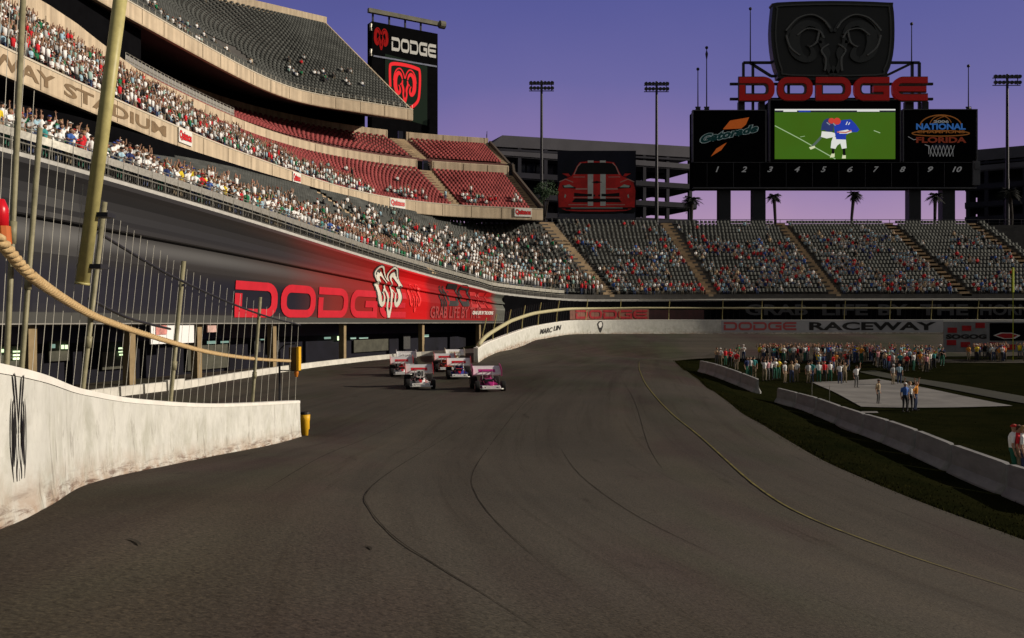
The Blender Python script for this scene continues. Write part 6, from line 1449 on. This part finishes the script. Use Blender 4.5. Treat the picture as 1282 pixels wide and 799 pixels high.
# ================================================================== RACE CARS
M_tyre = mat('tyre_rubber', (.014,.013,.013), .85, var=.2, scale=8); M_rimm = mat('wheel_rim', (.25,.25,.26), .35, metal=.7); M_chrome = mat('chrome_tube', (.5,.5,.5), .25, metal=.9); M_engine = mat('engine_black', (.03,.03,.032), .5, metal=.4)
def race_car(px, py, yaw, body, wing, trim, label, plate=None, helmet=(.7,.02,.02), suit='white', dlabel='', k=.87):
    q = hit(px, py); e_ = empty('race_car', (q.x, q.y, zg(q.x, q.y)+.03), label, 'race car', 'winged open wheel race cars in the turn', yaw)
    e_.scale = (k,)*3
    Mb = mat('car_paint_'+body[0].replace(' ','_'), body[1], .35, var=.08, scale=3, spec=.5); Mw = mat('wing_paint_'+wing[0].replace(' ','_'), wing[1], .4, var=.10, scale=3, spec=.5); Mt = mat('trim_paint_'+trim[0].replace(' ','_'), trim[1], .4, spec=.5)
    mb = MB(); secs = [(-2.05,.12,.16,.30),(-1.9,.2,.30,.34),(-1.2,.30,.44,.40),(-.6,.36,.56,.44),(-.25,.38,.60,.46),(-.2,.37,.46,.40),(.55,.37,.46,.40),(.62,.38,.80,.56),(1.1,.34,.82,.58),(1.7,.24,.60,.50),(2.1,.14,.42,.46)]
    rows = []
    for y, hw, ht, zc in secs:
        z0, z1 = .14, .14+ht
        rows.append([(-hw*.8,y,z0),(-hw,y,z0+ht*.3),(-hw,y,z0+ht*.7),(-hw*.62,y,z1),(hw*.62,y,z1),(hw,y,z0+ht*.7),(hw,y,z0+ht*.3),(hw*.8,y,z0)])
    mb.grid(rows, close=True); n = len(rows); mb.cap([tuple(range(8))[::-1], tuple((n-1)*8+i for i in range(8))]); mb.build('body', Mb, e_)
    mb = MB(); mb.add([(-.3,-.7,.705),(.3,-.7,.705),(.32,-.3,.745),(-.32,-.3,.745)], [(0,1,2,3)]); mb.add([(-.06,-1.95,.455),(.06,-1.95,.455),(.16,-.75,.702),(-.16,-.75,.702)], [(0,1,2,3)]); mb.box((.40,.2,.42),(.03,1.5,.22)); mb.box((-.40,.2,.42),(.03,1.5,.22)); mb.build('stripe', Mt, e_)
    mb = MB(); mb.box((-.52,.1,.34),(.26,1.7,.34)); mb.box((.5,.2,.30),(.2,1.3,.26)); mb.build('side_pod', Mb, e_)
    mb = MB(); mb.box((-.05,-.95,.62),(.5,.6,.22))
    for i in range(4):
        for sg in (-1, 1): mb.tube([(sg*.2,-1.15+.14*i,.7),(sg*.33,-1.15+.14*i,.78),(sg*.45,-1.05+.14*i,.6)], .03, 6)
    mb.tube([(-.46,-1.0,.52),(-.5,.2,.5),(-.5,1.7,.42)], .06, 8); mb.build('engine', M_engine, e_)
    mb = MB(); mb.tube([(-.34,-.3,.6),(-.32,-.1,1.18),(.32,-.1,1.18),(.34,-.3,.6)], .028, 8); mb.tube([(-.34,.68,.7),(-.30,.5,1.25),(.30,.5,1.25),(.34,.68,.7)], .028, 8)
    for sg in (-1, 1): mb.tube([(sg*.32,-.1,1.18),(sg*.30,.5,1.25)], .026, 8); mb.tube([(sg*.30,.5,1.25),(sg*.28,1.4,.7)], .024, 8)
    mb.build('roll_cage', M_chrome, e_)
    mb = MB()
    for y in (-1.45, 1.35): mb.tube([(-.85,y,.34),(.85,y,.36)], .045, 8)
    for sg in (-1, 1): mb.tube([(sg*.3,-1.1,.3),(sg*.8,-1.45,.34)], .022, 6); mb.tube([(sg*.3,-1.7,.32),(sg*.8,-1.45,.38)], .022, 6); mb.tube([(sg*.3,.8,.3),(sg*.75,1.35,.36)], .024, 6); mb.tube([(sg*.62,-.6,.3),(sg*.8,-.4,.3),(sg*.8,.7,.3),(sg*.6,.9,.3)], .024, 6)
    mb.build('suspension', M_chrome, e_)
    for sg in (-1, 1):
        for y, r_, w_ in ((-1.45,.34,.30),(1.35,.41,.46)):
            x = sg*(.98-w_/2); mb = MB(); prof = [(-w_/2,r_*.55),(-w_/2,r_*.86),(-w_*.42,r_*.97),(-w_*.2,r_),(w_*.2,r_),(w_*.42,r_*.97),(w_/2,r_*.86),(w_/2,r_*.55)]; rows = []
            for i in range(22): a = 2*math.pi*i/22; rows.append([(x+o, y+math.cos(a)*rr_, r_-.01+math.sin(a)*rr_) for o, rr_ in prof])
            mb.grid(rows+[rows[0]]); wh = mb.build('wheel', M_tyre, e_)
            mb = MB(); mb.tube([(x-w_*.38,y,r_-.01),(x+w_*.38,y,r_-.01)], r_*.55, 18)
            for i in range(6): a = i*math.pi/3; mb.tube([(x+sg*w_*.39,y,r_-.01),(x+sg*w_*.42,y+math.cos(a)*r_*.5,r_-.01+math.sin(a)*r_*.5)], .03, 5)
            rim = mb.build('rim', M_rimm, wh)
    # high wing: curved foil, end plates, struts
    mb = MB(); rows = []
    for (y, z) in ((-.05,.98),(.12,1.14),(.35,1.29),(.65,1.42),(.95,1.50)): rows.append([(x, y, z) for x in (-.92,-.3,.3,.92)])
    under = [[(x, y+.02, z-.04) for x, y, z in r_] for r_ in rows[::-1]]; mb.grid(rows+under+[rows[0]]); wg = mb.build('wing', Mw, e_)
    mb = MB(); mb.add([(-.55,.085,1.125),(.55,.085,1.125),(.55,.36,1.31),(-.55,.36,1.31)], [(0,1,2,3)]); mb.build('wing_stripe', Mt, wg)
    for sg in (-1, 1):
        mb = MB(); o_ = [(-.2,.92),(.1,.86),(1.1,1.28),(1.12,1.66),(.5,1.58),(-.15,1.30)]; v = [(sg*.93,y,z) for y, z in o_]+[(sg*.955,y,z) for y, z in o_]; k_ = 6
        mb.add(v, [tuple(range(k_)), tuple(range(k_, 12))[::-1]]+[(i, k_+i, k_+(i+1)%k_, (i+1)%k_) for i in range(k_)]); mb.build('end_plate', Mt, e_)
    mb = MB()
    for sg in (-1, 1): mb.tube([(sg*.3,.55,.9),(sg*.34,.5,1.33)], .03, 8); mb.tube([(sg*.28,1.2,.8),(sg*.34,.9,1.46)], .03, 8)
    mb.build('wing_strut', M_chrome, e_)
    mb = MB(); mb.tube([(-.72,-2.2,.22),(-.6,-2.32,.22),(.6,-2.32,.22),(.72,-2.2,.22)], .04, 8); mb.tube([(-.5,-2.3,.36),(.5,-2.3,.36)], .035, 8)
    for sg in (-1, 1): mb.tube([(sg*.5,-2.3,.36),(sg*.5,-2.32,.22)], .03, 6); mb.tube([(sg*.3,-1.9,.32),(sg*.4,-2.3,.3)], .03, 6)
    mb.build('front_bumper', M_white, e_)
    mb = MB(); mb.box((0,-2.12,.30),(1.15,.42,.05), M=Matrix.Rotation(.35,3,'X')); mb.build('nose_wing', Mw if plate is None else M_white, e_)
    if plate:
        mb = MB(); mb.box((-.02,-1.32,1.0),(.46,.04,.50), M=Matrix.Rotation(-.2,3,'X')); mb.tube([(-.02,-1.30,.8),(-.02,-1.2,.6)], .03, 6); pl_ = mb.build('number_plate', M_white, e_)
        mb = MB(); decal(mb, norm2d(text2d(plate, .05)), lambda u, v, o: Vector((-.20+.36*u, -1.385+.07*v-o+.03, .82+.36*v)), .03); mb.build('number', M_ink, pl_)
    # driver, sitting in the car, a thing of its own
    dr = bpy.data.objects.new('person', BODY['drive']); COL.objects.link(dr); dr.matrix_world = Matrix.Translation(e_.location) @ Matrix.Rotation(yaw, 4, 'Z') @ Matrix.Translation((0,.30*k,.02)) @ Matrix.Scale(k, 4)
    dr.color = (*SHIRT[suit], 1); tag(dr, dlabel, 'person', 'drivers in the race cars')
    mb = MB(); hd = HEADPOS['drive']; mb.sphere(hd+V3(0,0,.015), .145, 14, 10, 0, (1,1.1,1.05)); mb.sphere(hd+V3(0,-.02,.025), .142, 14, 10, 0, (.96,1.05,.9)); o = mb.build('helmet', mat('helmet_'+'_'.join(str(int(c*100)) for c in helmet), helmet, .3, spec=.5), dr, smooth=True)
    mb = MB(); rows = [[(math.cos(a)*.149+hd.x, math.sin(a)*.163+hd.y, hd.z+z) for a in np.linspace(math.pi*1.15, math.pi*1.85, 8)] for z in (.0,.065)]; mb.grid(rows); mb.build('visor', M_glass, o)
    return e_
WHT = ('white',(.86,.85,.84)); RED = ('red',(.62,.02,.03)); BLU = ('blue',(.03,.05,.30)); PNK = ('magenta',(.50,.03,.22)); PWG = ('pale_pink',(.80,.72,.75)); GRY = ('silver',(.64,.64,.64)); ORG = ('orange',(.65,.16,.04)); CRM = ('cream',(.68,.62,.48))
race_car(610,488.5,.16, PNK, PWG, PNK, 'magenta race car with pale pink wing, rightmost and nearest of the pack', helmet=(.75,.75,.78), suit='pink', dlabel='driver with white helmet sitting in the magenta race car')
race_car(525,485.5,.16, WHT, GRY, RED, 'white race car with black numbered white plate and red striped wing, nearest on the left', plate='01', helmet=(.7,.7,.7), suit='white', dlabel='driver with pale helmet in the white car carrying a number plate')
race_car(503,470.5,.16, WHT, GRY, RED, 'white and red race car with silver wing behind the numbered white car', helmet=(.75,.02,.02), suit='red', dlabel='driver with red helmet in the white and red race car')
race_car(574.5,473.5,.10, BLU, WHT, RED, 'dark blue race car with white and red wing in the middle of the pack', helmet=(.6,.6,.65), suit='navy', dlabel='driver with grey helmet in the dark blue race car')
race_car(557,464.5,.16, ORG, GRY, RED, 'orange red race car with silver wing half hidden behind the dark blue car', helmet=(.6,.1,.02), suit='orange', dlabel='driver with orange helmet in the half hidden orange car')
race_car(570,457.5,.16, CRM, WHT, CRM, 'cream race car with white wing, rearmost on the right of the pack', helmet=(.6,.5,.1), suit='yellow', dlabel='driver with yellow helmet in the rearmost cream car')
race_car(509,460.5,.16, GRY, GRY, WHT, 'silver race car at the back left, mostly hidden by the white and red car', helmet=(.1,.1,.5), suit='pale grey', dlabel='driver with blue helmet in the mostly hidden silver car')
